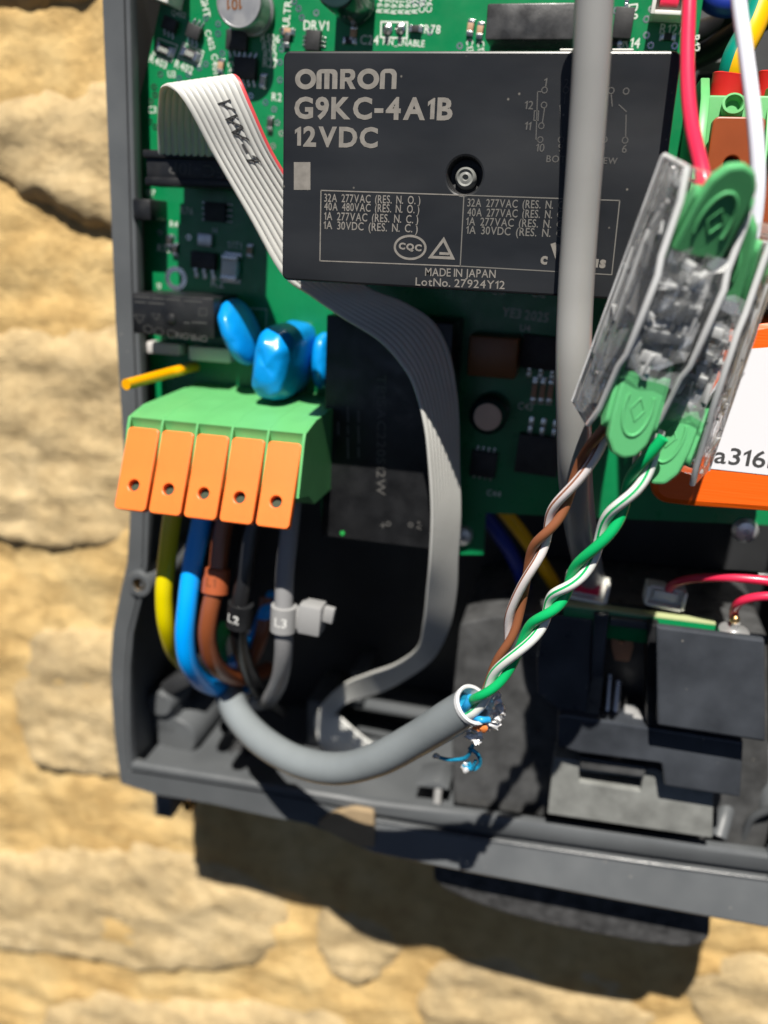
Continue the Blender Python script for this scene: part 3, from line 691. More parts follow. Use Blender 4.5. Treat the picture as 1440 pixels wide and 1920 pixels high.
# ---- small relay
a = at(246, 549, 13); b = at(402, 636, 13)
k2 = build('signal_relay', MB().add(box2(a, b, .3, 13, .35)), 'black_plastic', pcb)
fp = MB(); c = Vector(((a.x+b.x)/2, (a.y+b.y)/2, 0))
fp.add(text_c('OMRON', (360, 632), 1.35, 13, 177, .02)); [fp.add(pxstroke([(x_, y_), (x_+w_, y_+w_*.07)], .3, 13, .045)) for x_, y_, w_ in ((252, 556, 30), (286, 559, 22), (312, 561, 26), (345, 564, 34), (252, 566, 22), (278, 568, 30), (345, 605, 10), (360, 604, 28))]
for p in ((278, 617), (298, 622), (322, 626)):
    q = at(*p, 13); fp.add(stroke(circ(q.x, q.y, 1.0, 18, .8), .14, 13, .045, True))
fp.add(pxstroke([(252, 590), (272, 592), (262, 606)], .14, 13, .045, True)); fp.add(pxstroke([(284, 588), (300, 590), (294, 600)], .14, 13, .045, True)); fp.add(pxstroke([(374, 578), (388, 579), (387, 592), (373, 591)], .14, 13, .045, True))
build('fine_print', fp, 'faint_print', k2)
q = at(321, 598, 13); build('moulded_bump', MB().add(lathe([(1.2, -.1), (1.05, .25), (.5, .5), (0, .55)], (q.x, q.y, 13))), 'black_plastic', k2)
for x0, y0, x1, y1, m in ((264, 640, 338, 668, 'frost_white'), (352, 648, 432, 682, 'frost_white')):
    a = at(x0, y0, 4); b = at(x1, y1, 4); build('fuse_block', MB().add(box2(a, b, .1, 4, .5)), m, pcb)
# ---- varistors and film capacitor
M = Matrix.Rotation(math.radians(22), 4, 'Z') @ Matrix.Rotation(math.radians(12), 4, 'X')
c = at(452, 622, 8); build('varistor', MB().add(blob(c, (2.6, 7.0, 7.6), M, 18, .85, .04, 2)), 'mov_blue', pcb)
M = Matrix.Rotation(math.radians(-8), 4, 'Z')
c = at(530, 668, 10)
x2c = build('blue_capacitor', MB().add(blob(c+Vector((0, -1, -2)), (4.1, 7.6, 12.0), M, 24, .55, .05, 5)), 'mov_blue', pcb, angle=75)
pt = MB(); 
c = at(606, 676, 2); build('varistor', MB().add(blob(c, (2.0, 6.0, 4.4), None, 18, .8, .05, 9)), 'mov_blue', pcb)
# amber stub
build('jumper_lead', MB().add(tube([at(366, 688, .2), at(352, 690, 4), at(338, 694, 8), at(318, 699, 10.5), at(285, 708, 16), at(236, 721, 24)], 1.15)), 'amber', pcb)
# ---- power module in the shade
MH = 14.0
a = at(612, 590, MH); b = at(822, 1032, MH)
mod = build('power_module', MB().add(box2(a, b, .2, MH, .4)), 'black_plastic', pcb, 'tall black power supply module')
fp = MB()
fp.add(text_c('TP15AC220S12W', (715, 818), 1.9, MH, -88, .012, .06, 1.25)); [fp.add(pxstroke([(x_, y_), (x_+1, y_+l_)], .5, MH, .05)) for x_, y_, l_ in ((672, 770, 22), (672, 798, 34), (672, 838, 20), (652, 762, 30), (652, 798, 16), (652, 820, 40), (634, 790, 26))]
fp.add(text_c('+', (718, 985), 1.2, MH, -88, .01)); fp.add(text_c('+V', (785, 985), 1.2, MH, -88, .01))
for q in ((728, 982), (770, 984)):
    p = at(*q, MH); fp.add(stroke(circ(p.x, p.y, .45, 14), .25, MH, .05, True))
build('fine_print', fp, 'dim_print', mod)
p = at(642, 1000, MH); build('status_mark', MB().add(lathe([(.55, 0), (.5, .15), (0, .2)], (p.x, p.y, MH))), 'wire_green', mod)
# ---- shaded parts under the big relay
a = at(880, 628, 8); b = at(966, 712, 8); build('film_capacitor', MB().add(box2(a, b, .2, 8, .5)), 'brown_film', pcb)
c = at(914, 782, 9); build('electrolytic_capacitor', MB().add(lathe([(3.9, 0), (3.9, 7.6), (3.3, 8.4), (2.9, 9)], (c.x, c.y, 0)), 0).add(lathe([(2.95, 8.9), (2.7, 9.1), (0, 9.1)], (c.x, c.y, 0)), 1), ['can_side', 'can_top'], pcb)
c = at(868, 1003, 0); build('mounting_screw', MB().add(lathe([(2.4, 0), (2.4, .8), (1.9, 1.5), (.6, 1.7), (0, 1.2)], (c.x, c.y, 0))), 'steel', pcb)
c = at(1395, 990, -1); build('mounting_screw', MB().add(lathe([(2.6, 0), (2.6, .8), (1.9, 1.6), (.6, 1.8), (0, 1.3)], (c.x, c.y, 0))), 'steel', pcb)

# ---- main terminal block: five poles
T0, T1 = 31.0, 38.0                       # lever heights, top and tip
TL, TR = at(243, 786, T0), at(573, 812, T0)
tbx0, tbx1 = TL.x, TR.x
yt = (TL.y+TR.y)/2; ytip = at(370, 975, T1).y
pitch = (tbx1-tbx0)/5
# side profile of the housing in (v, h)
prof = [(yt+2.2, .3), (yt+1.6, T0-6), (yt+.2, T0+.2), (yt-1.6, T0+1.0), (ytip+5.5, T1-3.2), (ytip+4.2, T1-9), (ytip+1.5, T1-13), (ytip+1.5, .3)]
def extr(prof, x0, x1, bev=.25):
    v, f = plate([[(p[0], p[1]) for p in prof]], x0, x1, bev)
    return [(z, a, b) for a, b, z in v], f
inner = [(p[0]-(.0 if i < 3 else 0), p[1]-(1.6 if 2 < i < 5 else 0)) for i, p in enumerate(prof)]
tb = build('terminal_block', MB().add(extr(inner, tbx0+.02, tbx1-.02, .2)), 'term_green', pcb, 'green five pole terminal block with orange levers')
for k in range(6):
    x = tbx0+pitch*k; w = .24 if 0 < k < 5 else .32
    x = min(max(x, tbx0+w/2), tbx1-w/2)
    build('partition', MB().add(extr([(a_+(.05 if i < 3 else 0), b_+(.04 if i > 1 else 0)) for i, (a_, b_) in enumerate(prof)], x-w, x+w, .12)), 'term_green', tb)
for k in range(5):
    x0 = tbx0+pitch*k+.34; x1 = tbx0+pitch*(k+1)-.34; Ln = math.hypot(ytip-(yt-2.2), T1-T0)
    wq = x1-x0; hole = circ(wq*.5, Ln*.30, 1.12, 20)
    lv = plate([rrect(0, 0, wq, Ln, .85), hole], 0, 1.7, .22)
    up = Vector((0, (yt-2.2)-ytip, T0-T1)).normalized(); nn = Vector((1, 0, 0)).cross(up)
    if nn.z < 0: nn = -nn
    o_ = Vector((x0, ytip, T1-.4))
    vv = [tuple(o_+Vector((1, 0, 0))*p[0]+up*p[1]+nn*p[2]) for p in lv[0]]
    lo = build('lever', (vv, lv[1]), 'lever_orange', tb)
    hc = o_+Vector((1, 0, 0))*wq*.5+up*Ln*.30
    build('lever_hole', MB().add(lathe([(1.2, -.1), (1.2, .35), (0, .36)], hc, axis=nn, seg=18)), 'hole_dark', tb)

# ================================================================== ribbon cable
rib = thing('ribbon_cable', at(640, 1400, -20), 'flat light grey ten-way ribbon cable looping past the big relay', 'ribbon cable')
ST = [((297, 292), (424, 297), 15, 15), ((296, 235), (422, 240), 19, 19), ((299, 185), (425, 178), 25, 26), ((304, 165), (432, 146), 30, 32), ((322, 163), (450, 150), 34, 35), ((350, 195), (475, 205), 35, 35),
      ((402, 293), (514, 290), 33, 33), ((465, 403), (572, 382), 31, 30), ((528, 513), (640, 480), 29, 27), ((582, 553), (690, 540), 27, 24), ((641, 594), (760, 570), 26, 20), ((705, 634), (814, 606), 25.5, 17), ((745, 674), (842, 660), 25, 15),
      ((774, 720), (855, 728), 24.5, 14), ((795, 795), (860, 793), 24, 13), ((804, 870), (861, 880), 23, 12), ((809, 960), (863, 965), 21, 10), ((806, 1045), (858, 1045), 18, 7), ((801, 1105), (855, 1110), 14, 3),
      ((795, 1165), (842, 1175), 9, -1), ((784, 1213), (812, 1233), 3, -5), ((742, 1244), (768, 1268), -3, -9), ((692, 1262), (716, 1296), -8, -13), ((645, 1282), (655, 1315), -13, -16), ((606, 1318), (630, 1338), -17, -15), ((591, 1356), (642, 1348), -17, -13),
      ((604, 1402), (690, 1388), -16, -12), ((650, 1440), (745, 1420), -17, -13)]
LE = spline([at(*s[0], s[2]) for s in ST], 8); RE = spline([at(*s[1], s[3]) for s in ST], 8)
for k in range(10):
    t0 = (k+.5)/10; cen = [l.lerp(r, t0) for l, r in zip(LE, RE)]; v = []; f = []; seg = 10
    for i, p in enumerate(cen):
        tg = (cen[min(i+1, len(cen)-1)]-cen[max(i-1, 0)]).normalized(); w = (RE[i]-LE[i]); hw = w.length/20*1.04; w = w.normalized(); w = (w-tg*w.dot(tg)).normalized(); n = tg.cross(w)
        for q in range(seg):
            a_ = 2*math.pi*q/seg; v.append(tuple(p+w*hw*math.cos(a_)+n*.42*math.sin(a_)))
    for i in range(len(cen)-1):
        for q in range(seg):
            q2 = (q+1) % seg; f.append((i*seg+q, i*seg+q2, (i+1)*seg+q2, (i+1)*seg+q))
    mb = MB().add((v, f))
    if k == 9: mb.m = [1 if (i % seg) in (8, 9, 0, 1) and i//seg < 58 else 0 for i in range(len(f))]
    build('conductor', mb, ['ribbon', 'ribbon_red'], rib, 'edge conductor marked red' if k == 9 else None)
# ink on the sloping run of the ribbon
def rib_text(body, i0, i1, frac, wfrac):
    """ink that follows the ribs of the cable; letter tops point to the red edge"""
    tx = text2d(body, .006); bm = bmesh.new(); vs_ = [bm.verts.new(p) for p in tx[0]]
    for q in tx[1]:
        try: bm.faces.new([vs_[i] for i in q])
        except ValueError: pass
    bmesh.ops.triangulate(bm, faces=bm.faces[:]); bmesh.ops.subdivide_edges(bm, edges=bm.edges[:], cuts=3, use_grid_fill=True); bmesh.ops.triangulate(bm, faces=bm.faces[:]); bm.verts.index_update()
    co = [v_.co.copy() for v_ in bm.verts]; fs = [tuple(v_.index for v_ in f_.verts) for f_ in bm.faces]; bm.free()
    x0 = min(p[0] for p in co); x1 = max(p[0] for p in co); y1 = max(p[1] for p in co); out = []
    for p in co:
        u = i0+(i1-i0)*(p[0]-x0)/(x1-x0); i = int(u); fr = u-i; w = frac+wfrac*(p[1]/y1-.5); q = (w*10) % 1
        l = LE[i].lerp(LE[i+1], fr); r = RE[i].lerp(RE[i+1], fr); tg = (LE[i+1]+RE[i+1]-LE[i]-RE[i]).normalized(); n = (r-l).normalized().cross(tg)
        if n.z < 0: n = -n
        out.append(tuple(l.lerp(r, w)+n*(.42*math.sqrt(max(.12, 1-(2*q-1)**2/1.08))+.15)))
    return out, fs
build('lettering', rib_text('VW-1', 38, 49.0, .62, .24), 'ink', rib)
# plug
a = at(273, 290, 15); b = at(452, 348, 15)
pl = MB().add(box2(a, b, 5.5, 15, .3)); 
pl.add(box2((a.x-.4, a.y+.9), (b.x+.4, a.y-.6), 9, 15.6, .3)); pl.add(box2((a.x-.3, b.y+1.0), (b.x+.3, b.y-.6), 9, 15.3, .3))
pl.add(box2((a.x+.8, a.y-.8), (b.x-.8, b.y+.8), .3, 6, .2))
build('plug', pl, 'black_plastic', rib, 'black ribbon cable plug')
build('plug_lettering', MB().add(text_c('FC-10P', (368, 319), 2.3, 15, 177, .01, .08, 1.25)), 'faint_print', rib)

# ================================================================== power wires
pw = 'thick single wires entering the five pole terminal'
def wire(name, pts, r, m, label, cat='wire', group=None, seg=16): return build(name, MB().add(tube(ats(pts), r, seg)), m, None, label, cat, group)
wire('power_wire', [(330, 930, 22), (321, 985, 23), (312, 1060, 24), (308, 1120, 24.5), (314, 1180, 23), (334, 1232, 16), (375, 1262, 2)], 1.95, 'wire_yellow', 'yellow wire furthest left under the orange levers', 'wire', pw)
wire('power_wire', [(385, 940, 22), (373, 1000, 23.5), (361, 1060, 25.5), (352, 1130, 27.5), (347, 1195, 28), (355, 1245, 26), (383, 1280, 19), (425, 1290, 8), (470, 1282, -6)], 2.15, 'wire_blue', 'bright blue wire bending under the terminal block', 'wire', pw)
wire('power_wire', [(430, 940, 22), (415, 1010, 23.5), (406, 1090, 25.5), (393, 1150, 27), (389, 1200, 26.5), (402, 1245, 23), (432, 1268, 15), (470, 1270, 5), (500, 1255, -6)], 2.0, 'wire_brown', 'brown wire with the orange marker sleeve', 'wire', pw)
wire('power_wire', [(486, 950, 22), (470, 1010, 23.5), (460, 1070, 25), (449, 1140, 26), (447, 1190, 24.5), (458, 1240, 18), (480, 1285, 9), (505, 1315, -2), (530, 1335, -14)], 1.85, 'wire_black', 'black wire with the black marker sleeve', 'wire', pw)
wire('power_wire', [(548, 940, 22), (541, 1010, 23.5), (534, 1080, 25), (532, 1160, 26), (531, 1230, 24), (522, 1280, 18), (503, 1312, 8), (480, 1318, -4)], 1.95, 'wire_grey', 'grey wire furthest right under the orange levers', 'wire', pw)
# inner wires behind
wire('inner_wire', [(512, 1118, -4), (497, 1150, 2), (480, 1190, -2), (452, 1228, 2), (430, 1245, -2)], 1.7, 'wire_blue', 'blue wire mostly hidden behind the black wire', 'wire')
wire('inner_wire', [(425, 1170, 4), (412, 1205, 7), (415, 1240, 4)], 1.7, 'wire_green', 'green wire end peeping out between brown and black wires', 'wire')
wire('inner_wire', [(500, 1120, 0), (490, 1190, 3), (470, 1240, 2), (440, 1275, -2)], 1.7, 'wire_brown', 'dark brown wire in the shade behind the grey wire', 'wire')
# marker sleeves
def sleeve(p, q, r, m, txt, label, tp, ts, ink='white_print', tw=1.0):
    a, b = Vector(at(*p)), Vector(at(*q)); ax = (b-a)
    o = build('wire_marker', MB().add(lathe([(r*.86, 0), (r, .15), (r, ax.length-.15), (r*.86, ax.length)], a, axis=ax, seg=24)), m, None, label, 'cable marker', 'clip-on wire markers')
    if txt:
        # lettering wrapped on the front of the sleeve
        tx = text2d(txt, .02); x0 = min(i[0] for i in tx[0]); x1 = max(i[0] for i in tx[0]); y1 = max(i[1] for i in tx[0]); d = ax.normalized(); c = a.lerp(b, .5)
        sx = Vector((-d.y, d.x, 0)).normalized()
        if sx.x < 0: sx = -sx
        upv = -d if d.y < 0 else d
        out = []
        for i in tx[0]:
            u = ((i[0]-x0)/(x1-x0)-.5)*ts*tw*(x1-x0)/y1; wv = (i[1]/y1-.5)*ts; th = u/r+math.radians(tp); nz = sx.cross(upv); nz = nz if nz.z > 0 else -nz
            out.append(tuple(c+upv*wv+sx*(r+.05)*math.sin(th)+nz*(r+.05)*math.cos(th)))
        build('lettering', (out, tx[1]), ink, o)
    return o
sleeve((408, 1064, 24.8), (403, 1112, 26), 2.85, 'marker_orange', 'L1', 'orange marker sleeve on the brown wire', 0, 1.9, 'wire_brown')
sleeve((452, 1130, 25.8), (447, 1174, 25.6), 2.7, 'black_plastic', 'L2', 'black marker sleeve printed L2 on the black wire', -10, 1.9)
sleeve((533, 1134, 25.8), (531, 1182, 25.8), 2.75, 'tie_grey', 'L3', 'grey marker sleeve printed L3 on the grey wire', 5, 2.0)
tie = thing('cable_tie', at(590, 1180, 20), 'grey cable tie with square head beside the L3 marker', 'cable tie')
c = at(585, 1157, 25.5); build('tie_head', MB().add(box(c, (4.9, 6.6, 4.4), .5, rot=-3)), 'tie_grey', tie)
c = at(617, 1152, 25.5); build('tie_tail', MB().add(box(c, (2.3, 3.4, 1.6), .3, rot=-8)), 'tie_grey', tie)
build('strap', MB().add(box(at(560, 1158, 25), (2.4, 4.6, 2.0), .25, rot=-3)), 'tie_grey', tie)

# ================================================================== data cable with its pairs
dcb = thing('data_cable', at(640, 1450, 20), 'grey screened data cable with its stripped end and twisted pairs', 'cable')
cp = [(428, 1295, 8), (446, 1340, 17), (490, 1388, 24), (555, 1426, 30), (630, 1441, 35), (705, 1425, 39), (780, 1386, 43), (845, 1346, 47), (886, 1322, 49.5)]
P = spline(ats(cp), 10)
build('jacket', MB().add(tube(P, lambda t: 3.42-.12*math.sin(3*t)+.03*math.sin(31*t), 26, False, True)).add(lathe([(3.55, 0), (0, .01)], P[0], axis=(P[0]-P[1]), seg=20)), 'jacket', dcb)
e = P[-1]; tg = (P[-1]-P[-3]).normalized()
build('jacket_rim', MB().add(lathe([(3.56, -.5), (3.62, .35), (3.3, .55), (3.0, .35), (2.92, -3.5)], e, axis=tg, seg=30, cap0=False, cap1=False)), 'jacket_rim', dcb)
build('core', MB().add(lathe([(2.94, -2.2), (2.2, -1.4), (1.6, -1.9), (0, -1.2)], e, axis=tg, seg=24, cap0=False)), 'foil_blue', dcb)
def crumple(c, r, seed, n=9):
    b_ = blob(c, r, None, n, 1.0, 0, 0); out = []
    for p in b_[0]:
        d = Vector(p)-Vector(c); out.append(tuple(Vector(c)+d*(1+.75*noise.noise(d*1.1+Vector((seed, 1, 2))))))
    return out, b_[1]
fo = MB()
n1 = tg.orthogonal().normalized(); n2 = tg.cross(n1)
for k, (q, h_, r_) in enumerate([((922, 1312), 48, (1.5, 1.8, 1.3)), ((934, 1330), 46.5, (1.3, 2.0, 1.2)), ((915, 1352), 47, (1.9, 1.2, 1.1)), ((900, 1368), 47.5, (1.3, .9, 1.0)), ((928, 1350), 45, (1.2, 1.2, 1.3)), ((890, 1383), 48, (1.4, .8, .9)), ((868, 1368), 49, (1.5, .6, .5))]):
    fo.add(crumple(at(*q, h_), r_, k*3.7))
def torn(c, u, w_, nu, nw, seed):
    v = []; f = []; u = Vector(u); w_ = Vector(w_); n = u.cross(w_).normalized()
    for i in range(nu):
        for j in range(nw):
            a_, b_ = i/(nu-1), j/(nw-1)-.5; v.append(tuple(Vector(c)+u*a_*(1+.35*noise.noise(Vector((b_*6, seed, 0))))+w_*b_*(1-.35*a_)+n*(.9*noise.noise(Vector((a_*2.2, b_*2.5, seed)))+.35*math.sin(5*b_+seed)*a_)))
    for i in range(nu-1):
        for j in range(nw-1): f.append((i*nw+j, i*nw+j+1, (i+1)*nw+j+1, (i+1)*nw+j))
    return v, f
b1 = at(905, 1345, 48); 
for k, (q, du, dw) in enumerate([((900, 1338, 47.5), (3.4, -.6, .3), (.4, 3.2, .6)), ((896, 1356, 48), (3.6, .2, -.4), (-.4, 2.4, 1.0)), ((918, 1302, 48), (1.9, -1.6, -.2), (1.0, 2.2, .4)), ((880, 1378, 48.5), (1.8, -1.0, .6), (1.8, 1.0, .2))]):
    fo.add(torn(at(*q), du, dw, 9, 9, k*5.1))
build('foil', fo, 'foil', dcb, angle=14)
build('orange_stub', MB().add(tube(ats([(868, 1348, 47), (884, 1356, 49.5), (900, 1364, 50.5)]), .8)).add(crumple(at(903, 1362, 50), (.9, .9, .8), 40), 0), 'pair_orange', dcb)
build('blue_stub', MB().add(tube(ats([(868, 1335, 48), (876, 1322, 50.5), (884, 1308, 51)]), .75)).add(tube(ats([(878, 1338, 48), (900, 1349, 51), (916, 1350, 50)]), .6)), 'pair_blue', dcb)
dr = MB().add(tube(ats([(816, 1418, 42), (840, 1424, 43.5), (866, 1423, 44.5), (878, 1416, 45), (883, 1404, 45.5), (886, 1398, 46)]), .36, 8)).add(tube(ats([(880, 1402, 45.5), (896, 1415, 45), (900, 1432, 44), (888, 1442, 44), (878, 1430, 44)]), .4, 8)).add(tube(ats([(868, 1434, 44), (884, 1442, 44.5), (892, 1426, 45)]), .34, 8))
build('drain_wire', dr, 'foil_blue', dcb)
build('drain_foil', MB().add(crumple(at(874, 1437, 44), (.9, 1.1, .7), 60)).add(crumple(at(819, 1418, 43), (.7, .5, .5), 66)), 'foil', dcb, angle=12)
def pair(path, r, turns, ph, m1, m2, stripe, label1=None):
    Q = spline(ats(path), 26); fr = frames(Q); n = len(Q); L_ = [0]
    for i in range(1, n): L_.append(L_[-1]+(Q[i]-Q[i-1]).length)
    A = []; B = []
    for i in range(n):
        u_ = L_[i]/L_[-1]; w = ph+2*math.pi*turns*u_+.55*math.sin(7.3*u_+ph)+.3*math.sin(17*u_+2*ph); t, a_, b_ = fr[i]; d = (a_*math.cos(w)+b_*math.sin(w))*r*1.02
        A.append(Q[i]+d); B.append(Q[i]-d)
    build('pair_wire', MB().add(tube(A, r, 12, True, True)), m1, dcb)
    mb = MB(); fb = frames(B); sg = 14; v = []; f = []; mi = []
    for i in range(n):
        t, a_, b_ = fb[i]
        for k in range(sg):
            w = 2*math.pi*k/sg; v.append(tuple(B[i]+(a_*math.cos(w)+b_*math.sin(w))*r))
    for i in range(n-1):
        for k in range(sg):
            k2 = (k+1) % sg; f.append((i*sg+k, i*sg+k2, (i+1)*sg+k2, (i+1)*sg+k)); mi.append(1 if (k in (3, 9)) else 0)
    mb.v = v; mb.f = f; mb.m = mi
    build('pair_wire', mb, [m2, m1], dcb)
pair([(878, 1335, 49), (905, 1305, 52), (960, 1235, 54), (1035, 1135, 56), (1105, 1045, 58), (1165, 945, 60), (1208, 875, 61), (1240, 815, 62)], .82, 3.55, 2.2, 'pair_green', 'pair_white', True)
pair([(895, 1330, 48), (925, 1275, 49), (952, 1205, 50), (968, 1140, 51.5), (997, 1055, 54), (1040, 968, 56), (1090, 880, 58), (1128, 815, 60), (1145, 770, 60)], .74, 2.75, .9, 'pair_brown', 'pair_white2', True)

# ================================================================== upright grey cable
wire('control_cable', [(1118, -160, 51), (1116, -60, 51), (1114, 0, 50.5), (1108, 130, 49.5), (1098, 280, 48), (1087, 430, 46.5), (1079, 560, 46), (1075, 680, 46), (1076, 800, 44), (1079, 900, 40), (1088, 985, 31), (1100, 1050, 16), (1112, 1105, -4)],
     lambda t: 2.45+.45*t, 'sheath', 'smooth grey round cable running upright in front of the big relay', 'cable', seg=28)

# ================================================================== thin wires at the right
wire('hookup_wire', [(1293, -120, 40), (1292, 0, 44), (1289, 90, 48), (1290, 170, 52), (1298, 240, 56), (1312, 300, 60), (1322, 345, 62), (1335, 390, 62)], .95, 'red_wire', 'bright red wire running down into the clear splice connector', 'wire')
wire('hookup_wire', [(1375, -120, 50), (1385, 0, 52), (1400, 110, 54), (1414, 220, 56), (1421, 320, 57), (1417, 400, 57), (1405, 470, 56)], .95, 'white_wire', 'white wire running down past the red ferrule collar', 'wire')
gy = thing('earth_wire', at(1360, 160, 20), 'green and yellow striped wire in a red ferrule collar', 'wire')
gp = spline(ats([(1500, -150, 10), (1445, -40, 14), (1410, 50, 18), (1380, 110, 21), (1368, 165, 20)]), 12)
fr = frames(gp); v = []; f = []; mi = []; sg = 20
for i, (p, (t, a_, b_)) in enumerate(zip(gp, fr)):
    # keep the stripe facing the left front
    side = Vector((-.75, .35, .62)); s_ = (side-t*side.dot(t)).normalized(); q_ = t.cross(s_)
    for k in range(sg):
        w = 2*math.pi*k/sg; v.append(tuple(p+(s_*math.cos(w)+q_*math.sin(w))*2.15))
for i in range(len(gp)-1):
    for k in range(sg):
        k2 = (k+1) % sg; f.append((i*sg+k, i*sg+k2, (i+1)*sg+k2, (i+1)*sg+k)); mi.append(1 if k in (0, 1, 18, 19, 2) else 0)
mb = MB(); mb.v = v; mb.f = f; mb.m = mi; build('insulation', mb, ['yellow_wire2', 'teal_stripe'], gy)
def collar(p, parent):
    ax = Vector((.12, 1, .05)); c = at(*p)
    build('ferrule_collar', MB().add(lathe([(1.9, -5), (2.6, -1.6), (2.85, 1.2), (2.95, 1.6), (2.7, 1.75), (2.45, 1.4), (2.2, -1.5), (0, -1.6)], c, axis=ax, seg=28)), 'red_collar', parent)
collar((1366, 162, 20), gy)
ph_ = thing('phase_wire', at(1450, 160, 20), 'dark wire in a red ferrule collar at the right edge', 'wire')
build('insulation', MB().add(tube(ats([(1560, -60, 12), (1500, 60, 16), (1452, 160, 20)]), 2.0)), 'black_cable', ph_); collar((1452, 160, 20), ph_)
wire('background_wire', [(1300, -40, -4), (1345, 5, -4), (1400, 0, -4), (1470, -40, -4)], 2.2, 'wire_navy', 'blue wire at the top behind the white wire', 'wire')
wire('background_cable', [(1290, 70, -14), (1340, 55, -12), (1400, 20, -8), (1480, -30, -4)], 2.6, 'black_cable', 'upper black cable in the gap beside the board', 'cable', 'black cables in the gap beside the board')
wire('background_cable', [(1280, 118, -14), (1330, 95, -12), (1385, 60, -8), (1450, 20, -4)], 2.4, 'black_cable', 'lower black cable in the gap beside the board', 'cable', 'black cables in the gap beside the board')
build('spacer', MB().add(box2(at(1322, 97, -26), at(1366, 117, -26), -38, -26, .4)), 'tie_grey', enc)
wire('background_wire', [(930, 940, -8), (985, 1010, -12), (1030, 1080, -16), (1060, 1130, -20)], 1.6, 'yellow_wire2', 'yellow wire deep in the shade behind the brown pair', 'wire')
wire('background_wire', [(905, 960, -10), (960, 1040, -14), (985, 1110, -18), (990, 1180, -22)], 1.7, 'wire_navy', 'dark blue wire deep in the shade behind the brown pair', 'wire')

# ================================================================== right terminal block
rt = thing('terminal_block', at(1380, 560, 4), 'green terminal block with brown lever at the right edge', 'terminal block')
h2 = 30
bx0 = at(1318, 250, h2).x; bx1 = bx0+30; byt = at(1360, 172, h2).y; byb = at(1400, 560, h2).y
build('housing', MB().add(box2((bx0, byt), (bx1, byb), -6, h2-3, .4)), 'term_green', rt)
build('side_wall', MB().add(extr([(byt+3.2, 2), (byt+3.0, h2-7), (byt-.5, h2-2), (byt-8, h2+1.6), (byb, h2+2.4), (byb, 2)], bx0-.9, bx0+.5, .2)), 'term_green', rt)
p2 = 9.0
for k in range(2):
    x = bx0+.8+k*p2
    build('entry_funnel', MB().add(lathe([(1.7, -3), (1.7, .7), (1.35, .8), (1.1, .2), (1.1, -2.5), (0, -2.5)], (x+3.2, byt-1.6, h2-2.2), axis=(0, .45, 1), seg=22)), 'term_green', rt)
    if k: build('partition', MB().add(extr([(byt+2, 2), (byt+1.5, h2-5), (byt-8, h2+1.2), (byb, h2+1.8), (byb, 2)], x-.7, x-.2, .12)), 'term_green', rt)
    a_, b_ = x+.25, x+p2-1.2; Lb = byt-3.6-byb
    lv = plate([rrect(a_, byb+.5, b_, byt-3.6, .9), circ((a_+b_)/2-.2, byt-3.6-6.6, 1.15, 20)], h2-1.2, h2+1.6, .25)
    build('lever', lv, 'lever_brown', rt)
    build('lever_hole', MB().add(lathe([(1.25, -.1), (1.25, .15), (0, .16)], ((a_+b_)/2-.2, byt-10.2, h2-1.0), seg=18)), 'hole_dark', rt)

# ================================================================== orange module with its label
om = thing('orange_module', at(1330, 955, 20), 'orange plastic box with a white printed label', 'module')
OH = 29.0
oo = [at(*p, OH) for p in [(1222, 890), (1220, 925), (1240, 945), (1300, 952), (1450, 962), (1500, 966), (1500, 595), (1445, 600), (1300, 630), (1238, 700)]]
build('body', plate([roundpoly(oo, 2.2, 5)], 6, OH, 1.2), 'orange_plastic', om)
lb = [at(*p, OH) for p in [(1236, 867), (1300, 886), (1600, 912), (1600, 640), (1400, 652), (1300, 660)]]
la = [at(1236, 868, OH), at(1490, 896, OH), at(1490, 648, OH), at(1390, 655, OH)]
lbl = build('label', plate([[(p.x, p.y) for p in la]], OH+.02, OH+.12, .02), 'label_white', om)
build('lettering', MB().add(text_at('a316b', (1338, 867), (1462, 880), (1342, 836), OH+.12, .012)), 'ink', lbl)

